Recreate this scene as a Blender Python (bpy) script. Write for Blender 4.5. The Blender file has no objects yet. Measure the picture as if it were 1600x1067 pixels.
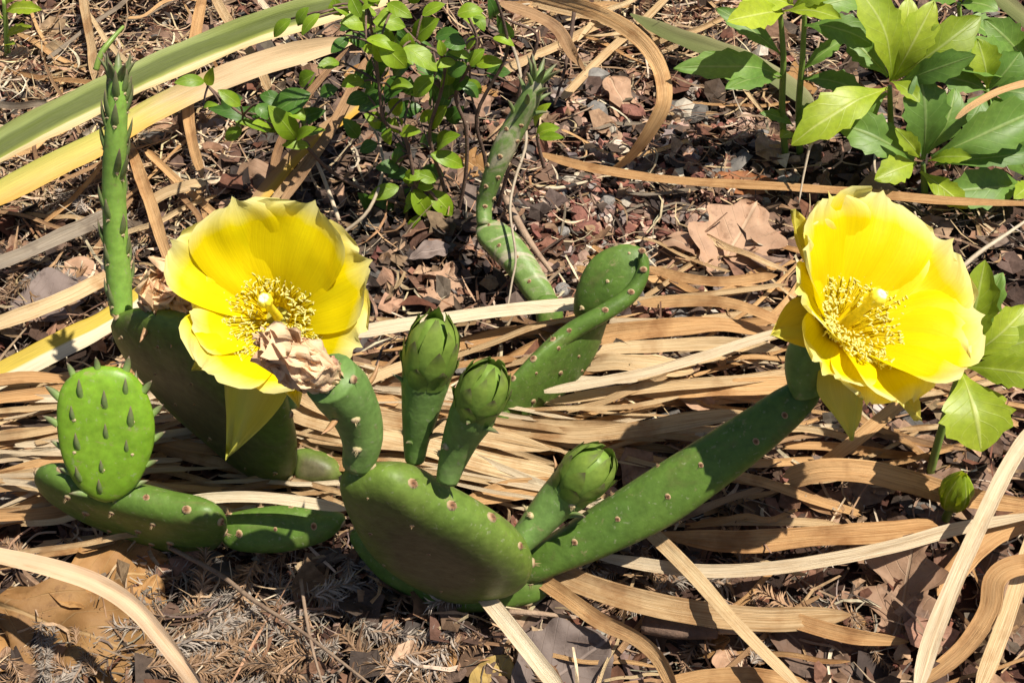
import bpy, math, random
import numpy as np
from mathutils import Vector, Matrix, noise

# ---------------------------------------------------------------- camera, sky, sun, exposure
S = 0.01                                   # everything below is written in centimetres
rnd = random.Random(7)
nrg = np.random.default_rng(7)
scene = bpy.context.scene
col = scene.collection
HFOV, PITCH, DIST = math.radians(45), math.radians(45), 48.0
TH = math.tan(HFOV / 2)
FW = Vector((0, math.cos(PITCH), -math.sin(PITCH)))
RT = Vector((1, 0, 0))
UP = Vector((0, math.sin(PITCH), math.cos(PITCH)))
CAM = FW * -DIST
cd = bpy.data.cameras.new('camera')
cam = bpy.data.objects.new('camera', cd)
col.objects.link(cam)
cam.location = CAM * S
cam.rotation_euler = (math.pi / 2 - PITCH, 0, 0)
cd.sensor_width, cd.angle = 36, HFOV
cd.clip_start, cd.clip_end = 0.005, 200
scene.camera = cam

SUN = Vector((0.38, -0.10, 0.92)).normalized()      # towards the sun
elev = math.asin(SUN.z)
w = bpy.data.worlds.new('World')
scene.world = w
w.use_nodes = True
nt = w.node_tree
sky = nt.nodes.new('ShaderNodeTexSky')
sky.sky_type = 'NISHITA'
sky.sun_disc = False
sky.sun_elevation = elev
sky.sun_rotation = math.atan2(SUN.x, SUN.y)
nt.links.new(sky.outputs[0], nt.nodes['Background'].inputs[0])
nt.nodes['Background'].inputs[1].default_value = 0.05
ld = bpy.data.lights.new('sun', 'SUN')
ld.energy, ld.angle, ld.color = 5.0, math.radians(0.55), (1.0, 0.925, 0.80)
lo = bpy.data.objects.new('sun', ld)
col.objects.link(lo)
lo.rotation_euler = SUN.to_track_quat('Z', 'Y').to_euler()
lo.location = SUN * 2
vs = scene.view_settings
vs.view_transform, vs.look, vs.exposure, vs.gamma = 'Standard', 'None', 0.55, 1
vs.use_curve_mapping = False
scene.cycles.max_bounces = 8
scene.cycles.transparent_max_bounces = 8
scene.cycles.use_denoising = True

# ---------------------------------------------------------------- pixels to places
def ray(px, py):
    return (FW + RT * ((px - 800) / 800 * TH) + UP * ((533.5 - py) / 800 * TH)).normalized()
def P(px, py, z=0.0):                       # the point at height z
    d = ray(px, py)
    return CAM + d * ((z - CAM.z) / d.z)
def Q(px, py, y):                           # the point in the upright plane at depth y
    d = ray(px, py)
    return CAM + d * ((y - CAM.y) / d.y)
def pxcm(p):                                # centimetres that one photograph pixel spans at p
    return (p - CAM).dot(FW) * TH / 800
def topx(p):                                # back to the photograph
    d = p - CAM
    f = d.dot(FW)
    return 800 + d.x / f / TH * 800, 533.5 - d.dot(UP) / f / TH * 800

def gz(x, y):                               # lie of the soil
    return (0.35 * math.sin(x * .21 + 1.3) * math.cos(y * .17 + .4) + 0.22 * math.sin(x * .55 + y * .37)
            + 0.15 * math.sin(y * .71 - x * .23 + 2.0) - 0.35)
def gzn(x, y):
    return (0.35 * np.sin(x * .21 + 1.3) * np.cos(y * .17 + .4) + 0.22 * np.sin(x * .55 + y * .37)
            + 0.15 * np.sin(y * .71 - x * .23 + 2.0) - 0.35)
def ground(px, py, dz=0.0):
    p = P(px, py, 0)
    for _ in range(3):
        p = P(px, py, gz(p.x, p.y) + dz)
    return p

# ---------------------------------------------------------------- which thing a scattered piece lies beside, for its label
MARKS = [(P(x, y, 0), s) for x, y, s in [
    (60, 40, 'the small corner plant'), (200, 90, 'the cream edged green leaf'), (120, 250, 'the yellowing strap leaf'), (300, 200, 'the kinked upright tan leaf'), (60, 400, 'the broad grey dry leaf'),
    (90, 540, 'the yellow and white strap leaf'), (180, 600, 'the young oval pad'), (60, 720, 'the raised end of the boat shaped pad'), (60, 820, 'the bowing peach leaf'), (260, 850, 'the underside of the boat shaped pad'),
    (120, 965, 'the golden wavy oak leaf'), (300, 700, 'the dark leaning pad'), (450, 740, 'the foot of the dark leaning pad'), (430, 835, 'the low link pad'), (380, 930, 'the long pinkish twig'),
    (480, 1010, 'the forked dry stalk'), (640, 980, 'the base of the big dark pad'), (770, 1040, 'the mustard yellow leaf'), (900, 1020, 'the crumpled grey brown leaf'), (560, 760, 'the bent fruit'),
    (680, 690, 'the tall upright bud'), (780, 740, 'the leaning bud'), (880, 800, 'the plump bud'), (600, 560, 'the flower and the thick white straw'), (760, 520, 'the thick white straw'), (860, 600, 'the curled pads'),
    (1000, 650, 'the bright white slanting straw'), (1080, 540, 'the orange curled edged leaf'), (1060, 450, 'the thin level straw'), (1150, 390, 'the broad pinkish tan leaf'), (1250, 560, 'the raised end of the long arm pad'),
    (1100, 760, 'the middle of the long arm pad'), (1280, 790, 'the spiky tan oak leaf'), (1370, 700, 'the pointed hanging petal'), (1460, 700, 'the lone spurge stem'), (1560, 640, 'the drooping front leaf of the lone spurge'),
    (1490, 820, 'the seedling bud'), (1240, 850, 'the torn flat brown orange leaf'), (1130, 950, 'the broad straw leaf'), (1290, 1010, 'the pinkish brown leaves'), (1430, 920, 'the large shaded oak leaf'),
    (1560, 960, 'the folded tan leaf'), (1480, 1040, 'the foot of the long ivory leaf'), (400, 230, 'the low shrub sprigs'), (480, 300, 'the ochre orange leaf'), (560, 120, 'the shrub crown'), (650, 340, 'the shrub foot'),
    (690, 430, 'the tan lobed oak leaf'), (800, 430, 'the far speckled pad'), (790, 250, 'the scarred bent shoot'), (880, 60, 'the dark upright twig'), (1000, 30, 'the olive strap leaf'), (1070, 185, 'the cream angular stone'),
    (960, 180, 'the large red brown stone'), (920, 340, 'the dark red stone'), (1020, 370, 'the bare gravel'), (1050, 280, 'the long flat tan leaf'), (1230, 230, 'the twin stemmed spurge'), (1170, 270, 'the rusty curled leaf'),
    (1390, 240, 'the spurge with yellow green leaves'), (1540, 330, 'the low spurge spray'), (1560, 150, 'the rolled brown leaf'), (1450, 380, 'the solitary flower'), (500, 850, 'the flaky pink cream stone')]]
def beside(p):
    return min(MARKS, key=lambda m: (m[0] - p).length)[1]
def sized(v, lo_, hi_, words):
    return words[0] if v < lo_ else words[2] if v > hi_ else words[1]

# ---------------------------------------------------------------- helpers for curves and meshes
def catmull(pts, n, closed=False):
    m = len(pts)
    out = []
    segs = m if closed else m - 1
    for i in range(n):
        f = i / n * segs if closed else i / (n - 1) * segs
        k = min(int(f), segs - 1)
        t = f - k
        g = (lambda j: pts[j % m]) if closed else (lambda j: pts[max(0, min(m - 1, j))])
        a, b, c, d = g(k - 1), g(k), g(k + 1), g(k + 2)
        out.append((b * 2 + (c - a) * t + (a * 2 - b * 5 + c * 4 - d) * t * t + (b * 3 - a - c * 3 + d) * t ** 3) * 0.5)
    return out
def interp(xs, u):
    f = u * (len(xs) - 1)
    k = min(int(f), len(xs) - 2)
    return xs[k] + (xs[k + 1] - xs[k]) * (f - k)
def perp(v, t):
    v = v - t * v.dot(t)
    return v.normalized() if v.length > 1e-6 else t.orthogonal().normalized()

class MB:
    def __init__(self):
        self.v, self.f, self.uv, self.c = [], [], [], []
    def add(self, v, uv=(0, 0), c=None):
        self.v.append(v); self.uv.append(uv)
        if c is not None: self.c.append(c)
        return len(self.v) - 1
    def grid(self, rows, closed=False):      # rows of vertex indices
        for a, b in zip(rows, rows[1:]):
            n = len(a)
            for j in range(n if closed else n - 1):
                k = (j + 1) % n
                self.f.append((a[j], a[k], b[k], b[j]))
    def mesh(self, name, mat, org, smooth=True):
        me = bpy.data.meshes.new(name)
        o = Vector(org)
        me.from_pydata([tuple((v - o) * S) for v in self.v], [], self.f)
        l = me.uv_layers.new(name='UVMap')
        idx = np.empty(len(me.loops), dtype=np.int32)
        me.loops.foreach_get('vertex_index', idx)
        l.data.foreach_set('uv', np.array(self.uv, dtype=np.float32)[idx].ravel())
        if self.c:
            a = me.color_attributes.new('col', 'FLOAT_COLOR', 'POINT')
            a.data.foreach_set('color', np.array([(*c, 1) for c in self.c], dtype=np.float32).ravel())
        me.materials.append(mat)
        if smooth:
            me.polygons.foreach_set('use_smooth', [True] * len(me.polygons))
        me.update()
        return me
    def build(self, name, mat, parent=None, org=None, smooth=True):
        if org is None:
            org = Vector(parent['org_cm']) if parent is not None else Vector((0, 0, 0))
        return link(name, self.mesh(name, mat, org, smooth), parent, None if parent is not None else org)

ORG = {}
def link(name, data, parent=None, loc=None):
    o = bpy.data.objects.new(name, data)
    col.objects.link(o)
    if loc is not None: o.location = Vector(loc) * S
    if parent is not None: o.parent = parent
    return o
def tag(o, label=None, cat=None, group=None, kind=None):
    if label: o['label'] = label
    if cat: o['category'] = cat
    if group: o['group'] = group
    if kind: o['kind'] = kind
    return o
def thing(name, loc, label, cat, group=None):
    o = link(name, None, None, loc)
    o.empty_display_size = .01
    ORG[o.name] = Vector(loc)
    return tag(o, label, cat, group)
def part(mb, name, mat, root, under=None, smooth=True):     # under: the part this is a piece of
    return link(name, mb.mesh(name, mat, ORG[root.name], smooth), under or root)
def inst(name, me, root, under, p, z, x=None, scale=1.0):    # a small piece with its own placing
    o = link(name, me, under or root)
    q = z.normalized()
    xx = perp(x if x is not None else Vector((.3, .5, .2)), q)
    yy = q.cross(xx)
    m = Matrix((xx, yy, q)).transposed().to_4x4()
    sc = Vector((scale,) * 3) if not isinstance(scale, (tuple, Vector)) else Vector(scale)
    m = m @ Matrix.Diagonal((*sc, 1))
    m.translation = (p - ORG[root.name]) * S
    o.matrix_basis = m
    return o

# ---------------------------------------------------------------- materials
class N:
    def __init__(self, name):
        self.m = bpy.data.materials.new(name)
        self.m.use_nodes = True
        self.t = self.m.node_tree
        self.b = self.t.nodes['Principled BSDF']
        self.out = self.t.nodes['Material Output']
    def n(self, typ, **kw):
        x = self.t.nodes.new('ShaderNode' + typ)
        for k, v in kw.items():
            if k in x.inputs: x.inputs[k].default_value = v
            else: setattr(x, k, v)
        return x
    def l(self, a, b): self.t.links.new(a, b)
    def noise(self, vec, scale, detail=4, rough=.6, dist=0):
        x = self.n('TexNoise', Scale=scale, Detail=detail, Roughness=rough, Distortion=dist)
        self.l(vec, x.inputs['Vector'])
        return x.outputs['Fac']
    def ramp(self, fac, stops, interp='LINEAR'):
        r = self.n('ValToRGB')
        e = r.color_ramp.elements
        r.color_ramp.interpolation = interp
        while len(e) < len(stops): e.new(.5)
        for i, (p, c) in enumerate(stops):
            e[i].position = p
            e[i].color = (*c, 1) if len(c) == 3 else c
        self.l(fac, r.inputs[0])
        return r.outputs[0]
    def mix(self, fac, a, b, mode='MIX'):
        x = self.n('Mix', data_type='RGBA', blend_type=mode)
        for s, v in ((x.inputs[0], fac), (x.inputs[6], a), (x.inputs[7], b)):
            if isinstance(v, (int, float)): s.default_value = v
            elif isinstance(v, tuple): s.default_value = (*v, 1)
            else: self.l(v, s)
        return x.outputs[2]
    def math(self, op, a, b=0.0, c=0.0):
        x = self.n('Math', operation=op)
        for s, v in zip(x.inputs, (a, b, c)):
            if isinstance(v, (int, float)): s.default_value = v
            else: self.l(v, s)
        return x.outputs[0]
    def bump(self, h, strength=.4, dist=.0005):
        x = self.n('Bump', Strength=strength, Distance=dist)
        self.l(h, x.inputs['Height'])
        self.l(x.outputs[0], self.b.inputs['Normal'])
        return x.outputs[0]
    def coord(self, which): return self.n('TexCoord').outputs[which]
    def map(self, vec, sc):
        x = self.n('Mapping')
        x.inputs['Scale'].default_value = sc
        self.l(vec, x.inputs['Vector'])
        return x.outputs[0]
    def rand(self): return self.n('ObjectInfo').outputs['Random']
    def finish(self, color, rough=.6, trans=0.0, tcol=None, spec=.5, normal=None):
        self.l(color, self.b.inputs['Base Color'])
        self.b.inputs['Roughness'].default_value = rough
        self.b.inputs['Specular IOR Level'].default_value = spec
        if trans:
            t = self.n('BsdfTranslucent')
            self.l(tcol if tcol is not None else color, t.inputs['Color'])
            if normal is not None: self.l(normal, t.inputs['Normal'])
            x = self.n('MixShader')
            x.inputs[0].default_value = trans
            self.l(self.b.outputs[0], x.inputs[1]); self.l(t.outputs[0], x.inputs[2])
            self.l(x.outputs[0], self.out.inputs['Surface'])
        return self.m

def straw(name, a, b, spot, rough=.55, spec=.3, spots=.7, fibre=1.0):
    k = N(name)
    uv = k.coord('UV')
    fib = k.noise(k.map(uv, (.07, 6, 1)), 2.2, 6, .68)
    fine = k.noise(k.map(uv, (.10, 22, 1)), 2.0, 4, .65)
    c = k.ramp(fib, [(.34, a), (.62, b)])
    c = k.mix(k.ramp(fine, [(.34, (1 - fibre,) * 3), (.47, (1, 1, 1))]), k.mix(1.0, c, (.60, .50, .40), 'MULTIPLY'), c)
    blot = k.noise(k.coord('Object'), 55, 4, .6)
    c = k.mix(k.math('MULTIPLY', k.ramp(blot, [(.52, (0, 0, 0)), (.68, (1, 1, 1))]), spots), c, spot)
    lw = k.noise(k.map(uv, (.16, .8, 1)), 1.6, 4, .6)
    c = k.mix(1.0, c, k.ramp(lw, [(.30, (.70, .60, .50)), (.44, (1, 1, 1)), (.65, (1.1, 1.1, 1.08))]), 'MULTIPLY')
    rv = k.ramp(k.rand(), [(0, (.78, .71, .64)), (.5, (1, .97, .93)), (1, (1.1, 1.1, 1.08))])
    c = k.mix(1.0, c, rv, 'MULTIPLY')
    nb = k.bump(k.math('ADD', fib, k.math('MULTIPLY', fine, .7)), .8 * fibre, .0009)
    return k.finish(c, rough, .16, None, spec, nb)

M = {}
M['straw'] = straw('pale_straw', (.56, .37, .18), (.82, .65, .41), (.38, .20, .08))
M['white_straw'] = straw('bleached_straw', (.70, .55, .36), (.90, .80, .61), (.52, .34, .18), spots=.25)
M['tan_straw'] = straw('tan_straw', (.54, .30, .125), (.80, .53, .27), (.32, .15, .055))
M['brown_straw'] = straw('brown_straw', (.30, .17, .085), (.50, .32, .18), (.16, .08, .04))
M['grey_straw'] = straw('grey_straw', (.22, .18, .14), (.40, .34, .27), (.10, .07, .05))
M['peach_straw'] = straw('smooth_peach_straw', (.66, .45, .28), (.72, .53, .36), (.56, .36, .20), spots=.2, fibre=.25)

def edgeleaf(name, stops, along=None, wobble=.18):     # a strap leaf that is striped along its length
    k = N(name)
    uv = k.coord('UV')
    sep = k.n('SeparateXYZ'); k.l(uv, sep.inputs[0])
    wob = k.noise(k.map(uv, (.25, 2, 1)), 1.5, 3)
    v = k.math('ADD', sep.outputs[1], k.math('MULTIPLY', k.math('SUBTRACT', wob, .5), wobble))
    c = k.ramp(v, stops)
    if along:
        wl = k.noise(k.map(uv, (.15, 1.5, 1)), 1.5, 4)
        u = k.math('ADD', k.math('MULTIPLY', sep.outputs[0], .05), k.math('MULTIPLY', k.math('SUBTRACT', wl, .5), .35))
        c = k.mix(k.ramp(u, along[0]), c, along[1])
    fib = k.noise(k.map(uv, (.3, 22, 1)), 2.0, 4, .6)
    c = k.mix(1.0, c, k.ramp(fib, [(.3, (.74, .74, .7)), (.6, (1.05, 1.05, 1.05))]), 'MULTIPLY')
    nb = k.bump(fib, .35, .0005)
    return k.finish(c, .55, .2, None, .25, nb)
M['cream_green'] = edgeleaf('cream_edged_green', [(0, (.66, .50, .25)), (.24, (.68, .56, .32)), (.30, (.30, .33, .07)), (.42, (.085, .11, .015)), (.76, (.10, .13, .02)), (.84, (.22, .27, .07)), (1, (.28, .32, .11))], wobble=.06)
M['yellow_straw'] = edgeleaf('yellowing_strap', [(0, (.62, .36, .07)), (.35, (.68, .44, .12)), (.6, (.60, .50, .12)), (1, (.42, .40, .08))],
                             ([(.42, (0, 0, 0)), (.6, (1, 1, 1))], (.64, .46, .27)))
M['yellow_white'] = edgeleaf('yellow_white_strap', [(0, (.66, .55, .38)), (.45, (.76, .66, .46)), (.55, (.55, .42, .06)), (1, (.50, .36, .05))])
M['ochre_strap'] = edgeleaf('ochre_strap', [(0, (.58, .33, .04)), (.4, (.55, .36, .07)), (.6, (.42, .26, .12)), (1, (.33, .20, .10))])
M['olive_strap'] = edgeleaf('olive_strap', [(0, (.13, .15, .05)), (.5, (.19, .21, .08)), (1, (.26, .25, .12))])

def green(name, a, b, vein, rough=.35, trans=.35, veins=7.0, tc=1.25):
    k = N(name)
    uv = k.coord('UV')
    sep = k.n('SeparateXYZ'); k.l(uv, sep.inputs[0])
    av = k.math('ABSOLUTE', k.math('SUBTRACT', sep.outputs[1], .5))
    big = k.noise(k.coord('Object'), 45, 4, .6)
    c = k.mix(k.ramp(big, [(.35, (0, 0, 0)), (.65, (1, 1, 1))]), a, b)
    lat = k.math('FRACT', k.math('MULTIPLY', k.math('SUBTRACT', sep.outputs[0], k.math('MULTIPLY', av, .55)), veins))
    lat = k.math('ABSOLUTE', k.math('SUBTRACT', lat, .5))
    lv = k.ramp(lat, [(0, (1, 1, 1)), (.06, (0, 0, 0))])
    mid = k.ramp(av, [(.012, (1, 1, 1)), (.04, (0, 0, 0))])
    vn = k.math('MAXIMUM', mid, k.math('MULTIPLY', lv, .35))
    c = k.mix(vn, c, vein)
    fine = k.noise(k.coord('Object'), 420, 3, .6)
    c = k.mix(1.0, c, k.ramp(fine, [(.3, (.84, .84, .84)), (.7, (1.08, 1.08, 1.08))]), 'MULTIPLY')
    rv = k.ramp(k.rand(), [(0, (.72, .78, .7)), (1, (1.15, 1.12, 1.0))])
    c = k.mix(1.0, c, rv, 'MULTIPLY')
    h = k.math('ADD', k.math('MULTIPLY', vn, -1), k.math('MULTIPLY', k.noise(k.coord('Object'), 200, 3), .6))
    nb = k.bump(h, .35, .0004)
    tcol = k.mix(1.0, c, (tc * 1.15, tc, tc * .45), 'MULTIPLY')
    return k.finish(c, rough, trans, tcol, .5, nb)
M['pachy'] = green('spurge_leaf', (.14, .27, .05), (.21, .36, .065), (.32, .44, .15), .48)
M['pachy_lit_new'] = green('sunlit_young_spurge_leaf', (.30, .42, .025), (.40, .50, .04), (.50, .58, .16), .45)  # yellow green of new leaves, with sunlight put into the colour
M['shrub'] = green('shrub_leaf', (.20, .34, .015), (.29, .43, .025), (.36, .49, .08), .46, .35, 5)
M['shrub_dark'] = green('shaded_shrub_leaf', (.06, .15, .02), (.09, .20, .03), (.14, .25, .06), .42, .28, 5)  # darker copy of the shrub leaf, shade put into its colour

def simple(name, a, b, scale=120, rough=.6, bumpy=.4, bscale=None, spec=.4, trans=0, rv=True):
    k = N(name)
    o = k.coord('Object')
    c = k.mix(k.ramp(k.noise(o, scale, 6, .65), [(.3, (0, 0, 0)), (.7, (1, 1, 1))]), a, b)
    if rv: c = k.mix(1.0, c, k.ramp(k.rand(), [(0, (.7, .7, .7)), (1, (1.25, 1.25, 1.25))]), 'MULTIPLY')
    nb = k.bump(k.noise(o, bscale or scale * 2, 6, .7), bumpy, .001)
    return k.finish(c, rough, trans, None, spec, nb)
M['stem_green'] = simple('green_stem', (.16, .26, .05), (.24, .34, .07), 150, .4, .2)
M['wood'] = simple('shrub_wood', (.10, .06, .045), (.20, .13, .095), 160, .8, .8)
M['twig'] = simple('dead_twig', (.19, .12, .08), (.36, .26, .18), 200, .8, .7)
M['pale_stem'] = simple('pale_dry_stem', (.42, .33, .23), (.60, .50, .37), 200, .6, .4)
M['bark'] = simple('bark_chip', (.055, .038, .03), (.19, .12, .085), 130, .85, 1.0, 260)
M['bark_grey'] = simple('grey_bark_chip', (.07, .065, .062), (.21, .19, .17), 130, .85, 1.0, 260)
M['stone_red'] = simple('red_stone', (.12, .045, .033), (.30, .13, .095), 180, .8, .8, 420)
M['stone_pink'] = simple('pinkish_stone', (.30, .18, .13), (.50, .34, .26), 180, .8, .7, 420)
M['stone_pale'] = simple('pale_stone', (.42, .36, .28), (.66, .59, .48), 160, .75, .7, 400)
M['stone_grey'] = simple('grey_stone', (.14, .13, .12), (.30, .28, .26), 180, .8, .8, 420)

def deadleaf(name, a, b, dark, vein):
    k = N(name)
    uv = k.coord('UV'); o = k.coord('Object')
    sep = k.n('SeparateXYZ'); k.l(uv, sep.inputs[0])
    av = k.math('ABSOLUTE', k.math('SUBTRACT', sep.outputs[1], .5))
    c = k.mix(k.ramp(k.noise(o, 70, 6, .65), [(.3, (0, 0, 0)), (.7, (1, 1, 1))]), a, b)
    c = k.mix(k.ramp(k.noise(o, 190, 5, .7), [(.55, (0, 0, 0)), (.72, (.8, .8, .8))]), c, dark)
    lat = k.math('FRACT', k.math('MULTIPLY', k.math('SUBTRACT', sep.outputs[0], k.math('MULTIPLY', av, .8)), 7))
    lv = k.ramp(k.math('ABSOLUTE', k.math('SUBTRACT', lat, .5)), [(0, (.6, .6, .6)), (.05, (0, 0, 0))])
    vn = k.math('MAXIMUM', k.ramp(av, [(.008, (1, 1, 1)), (.02, (0, 0, 0))]), lv)
    c = k.mix(vn, c, vein)
    c = k.mix(1.0, c, k.ramp(k.rand(), [(0, (.72, .7, .68)), (1, (1.22, 1.2, 1.18))]), 'MULTIPLY')
    nb = k.bump(k.math('ADD', vn, k.noise(o, 260, 5, .7)), .5, .0006)
    return k.finish(c, .65, .18, None, .35, nb)
M['leaf_tan'] = deadleaf('tan_dead_leaf', (.32, .19, .12), (.45, .29, .19), (.17, .09, .05), (.48, .34, .23))
M['leaf_gold'] = deadleaf('golden_dead_leaf', (.27, .135, .045), (.42, .24, .09), (.13, .06, .025), (.46, .30, .14))
M['leaf_brown'] = deadleaf('brown_dead_leaf', (.14, .08, .055), (.25, .155, .105), (.07, .04, .03), (.30, .20, .14))
M['leaf_grey'] = deadleaf('grey_brown_dead_leaf', (.165, .125, .11), (.26, .205, .185), (.10, .07, .06), (.34, .27, .24))
M['leaf_rust'] = deadleaf('rusty_dead_leaf', (.24, .085, .03), (.36, .15, .06), (.10, .035, .015), (.36, .17, .08))
M['leaf_yellow'] = deadleaf('yellow_dead_leaf', (.42, .28, .08), (.52, .37, .12), (.22, .12, .04), (.50, .37, .16))

def litter(name, rough=.75, trans=.0, scale=300):
    k = N(name)
    a = k.n('VertexColor', layer_name='col')
    o = k.coord('Object')
    c = k.mix(1.0, a.outputs[0], k.ramp(k.noise(o, scale, 5, .7), [(.3, (.55, .52, .5)), (.7, (1.3, 1.3, 1.3))]), 'MULTIPLY')
    nb = k.bump(k.noise(o, scale * 1.7, 5, .7), .6, .0006)
    return k.finish(c, rough, trans, None, .3, nb)
M['litter'] = litter('litter_scrap', .72, .12)
M['crumb'] = litter('crumb', .85)

def soilmat():
    k = N('soil')
    o = k.coord('Object')
    c = k.ramp(k.noise(o, 38, 8, .7), [(.25, (.016, .011, .008)), (.5, (.042, .026, .020)), (.75, (.095, .055, .040))])
    c = k.mix(k.ramp(k.noise(o, 9, 5, .6), [(.48, (0, 0, 0)), (.62, (.7, .7, .7))]), c, (.105, .042, .030))
    nb = k.bump(k.noise(o, 120, 8, .75), 1.0, .003)
    return k.finish(c, .9, 0, None, .2, nb)
M['soil'] = soilmat()

def cactusmat(name, a, b, cork, corkamt=.25, rough=.48, sss=0.0, spec=.32, face=None, bumpy=.4, lo_=.56):
    k = N(name)
    o = k.coord('Object')
    c = k.mix(k.ramp(k.noise(o, 26, 5, .6), [(.3, (0, 0, 0)), (.7, (1, 1, 1))]), a, b)
    st = k.noise(k.map(o, (1, 3, 1)), 48, 5, .65, .8)
    c = k.mix(k.math('MULTIPLY', k.ramp(st, [(lo_, (0, 0, 0)), (lo_ + .12, (1, 1, 1))]), corkamt), c, cork)
    sca = k.noise(k.map(o, (1, 1.6, 1)), 150, 6, .72, .4)
    c = k.mix(k.ramp(sca, [(.61, (0, 0, 0)), (.68, (.55, .55, .55))]), c, (.30, .235, .13))
    dust = k.noise(o, 620, 2, .5)
    c = k.mix(k.ramp(dust, [(.64, (0, 0, 0)), (.72, (.35, .35, .35))]), c, (.34, .33, .24))
    if face:                                   # brown shade of an old pad's face, painted into its middle
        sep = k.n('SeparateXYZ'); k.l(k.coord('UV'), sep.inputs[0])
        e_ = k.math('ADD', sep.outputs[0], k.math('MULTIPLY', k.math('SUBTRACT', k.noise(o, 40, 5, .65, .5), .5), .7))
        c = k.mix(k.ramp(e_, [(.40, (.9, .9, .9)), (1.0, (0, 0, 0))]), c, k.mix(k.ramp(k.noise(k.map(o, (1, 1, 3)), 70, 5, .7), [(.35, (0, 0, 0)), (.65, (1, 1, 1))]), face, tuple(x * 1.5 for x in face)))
    sp = k.noise(o, 330, 3, .6)
    c = k.mix(1.0, c, k.ramp(sp, [(.3, (.76, .76, .74)), (.7, (1.12, 1.12, 1.12))]), 'MULTIPLY')
    h = k.math('ADD', k.noise(o, 60, 4, .6), k.math('MULTIPLY', sp, .35))
    nb = k.bump(h, bumpy, .0012)
    r = k.math('ADD', k.math('MULTIPLY', k.noise(o, 75, 4), .3), rough - .15)
    m = k.finish(c, rough, .0, None, spec, nb)
    k.l(r, k.b.inputs['Roughness'])
    if sss:
        k.b.inputs['Subsurface Weight'].default_value = sss
        k.b.inputs['Subsurface Radius'].default_value = (.25, 1, .1)
        k.b.inputs['Subsurface Scale'].default_value = .003
    return m
M['pad'] = cactusmat('cactus_pad', (.075, .145, .024), (.12, .205, .032), (.14, .11, .05), .35)
M['pad_old_shaded'] = cactusmat('shaded_old_cactus_pad', (.10, .17, .025), (.15, .22, .035), (.165, .125, .07), .4, face=(.075, .062, .034))
M['pad_scar'] = cactusmat('scarred_cactus_pad', (.12, .21, .05), (.20, .30, .08), (.44, .39, .28), .9, lo_=.50)
M['pad_young'] = cactusmat('young_cactus_pad', (.15, .295, .018), (.205, .36, .027), (.14, .26, .03), .1, .42, .25, bumpy=.14)
M['shoot'] = cactusmat('cactus_shoot', (.26, .48, .08), (.34, .55, .11), (.20, .38, .07), .2, .42, .2, bumpy=.12)
M['fruit'] = cactusmat('cactus_fruit', (.12, .22, .055), (.17, .28, .07), (.22, .22, .13), .3)
M['scale_leaf'] = None

def uvgrad(name, stops, rough=.5, trans=0, scale=300, spec=.4, axis=0, amt=(.8, 1.12)):
    k = N(name)
    sep = k.n('SeparateXYZ'); k.l(k.coord('UV'), sep.inputs[0])
    o = k.coord('Object')
    u = k.math('ADD', sep.outputs[axis], k.math('MULTIPLY', k.math('SUBTRACT', k.noise(o, scale, 4), .5), .22))
    c = k.ramp(u, stops)
    c = k.mix(1.0, c, k.ramp(k.noise(o, scale * 2, 3), [(.3, (amt[0],) * 3), (.7, (amt[1],) * 3)]), 'MULTIPLY')
    nb = k.bump(k.noise(o, scale * 1.5, 4), .3, .0005)
    return k.finish(c, rough, trans, None, spec, nb)
M['cone_leaf'] = uvgrad('cactus_leaf', [(0, (.22, .34, .08)), (.4, (.17, .24, .08)), (.8, (.15, .15, .075)), (1, (.19, .11, .09))])
M['tan_leaf'] = uvgrad('dry_cactus_leaf', [(0, (.36, .20, .08)), (1, (.42, .24, .13))])
M['areole'] = uvgrad('areole', [(0, (.07, .035, .02)), (.45, (.24, .12, .06)), (.8, (.40, .28, .16)), (1, (.30, .26, .14))], .9)
M['glochid'] = uvgrad('pale_areole', [(0, (.50, .36, .20)), (.6, (.56, .44, .26)), (1, (.30, .28, .12))], .9)
M['sepal'] = uvgrad('bud_sepal', [(0, (.13, .22, .04)), (.35, (.20, .32, .05)), (.70, (.22, .32, .05)), (.88, (.13, .15, .05)), (1, (.12, .09, .05))], .45, .15, 200)
M['stamen'] = uvgrad('stamen', [(0, (.96, .80, .01)), (.7, (.97, .86, .03)), (.8, (.97, .90, .25)), (1, (.98, .93, .40))], .5, .5)
M['pistil'] = uvgrad('pistil', [(0, (.92, .74, .02)), (.72, (.92, .78, .06)), (.88, (.86, .82, .42)), (1, (.84, .82, .52))], .5)

def petalmat(name, base, mid, edge, green=None, rough=.5, spec=.18):
    k = N(name)
    uv = k.coord('UV')
    sep = k.n('SeparateXYZ'); k.l(uv, sep.inputs[0])
    o = k.coord('Object')
    wob = k.math('MULTIPLY', k.math('SUBTRACT', k.noise(o, 90, 4), .5), .16)
    av = k.math('ABSOLUTE', k.math('MULTIPLY', k.math('SUBTRACT', sep.outputs[1], .5), 2))
    e = k.math('ADD', k.math('ADD', sep.outputs[0], k.math('MULTIPLY', k.math('POWER', av, 3), .10)), wob)
    c = k.ramp(e, [(.0, base), (.5, mid), (.82, mid), (1.0, edge)])
    st = k.noise(k.map(uv, (.8, 24, 1)), 2.0, 4, .6)
    c = k.mix(1.0, c, k.ramp(st, [(.3, (.93, .90, .8)), (.65, (1.02, 1.02, 1.02))]), 'MULTIPLY')
    if green:
        c = k.mix(k.ramp(k.math('ADD', av, wob), [(.0, (.75, .75, .75)), (.55, (0, 0, 0))]), c, green)
    nb = k.bump(k.math('ADD', st, k.noise(o, 240, 3)), .22, .0005)
    return k.finish(c, rough, .42, k.mix(1.0, c, (1.05, 1.0, .6), 'MULTIPLY'), spec, nb)
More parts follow.
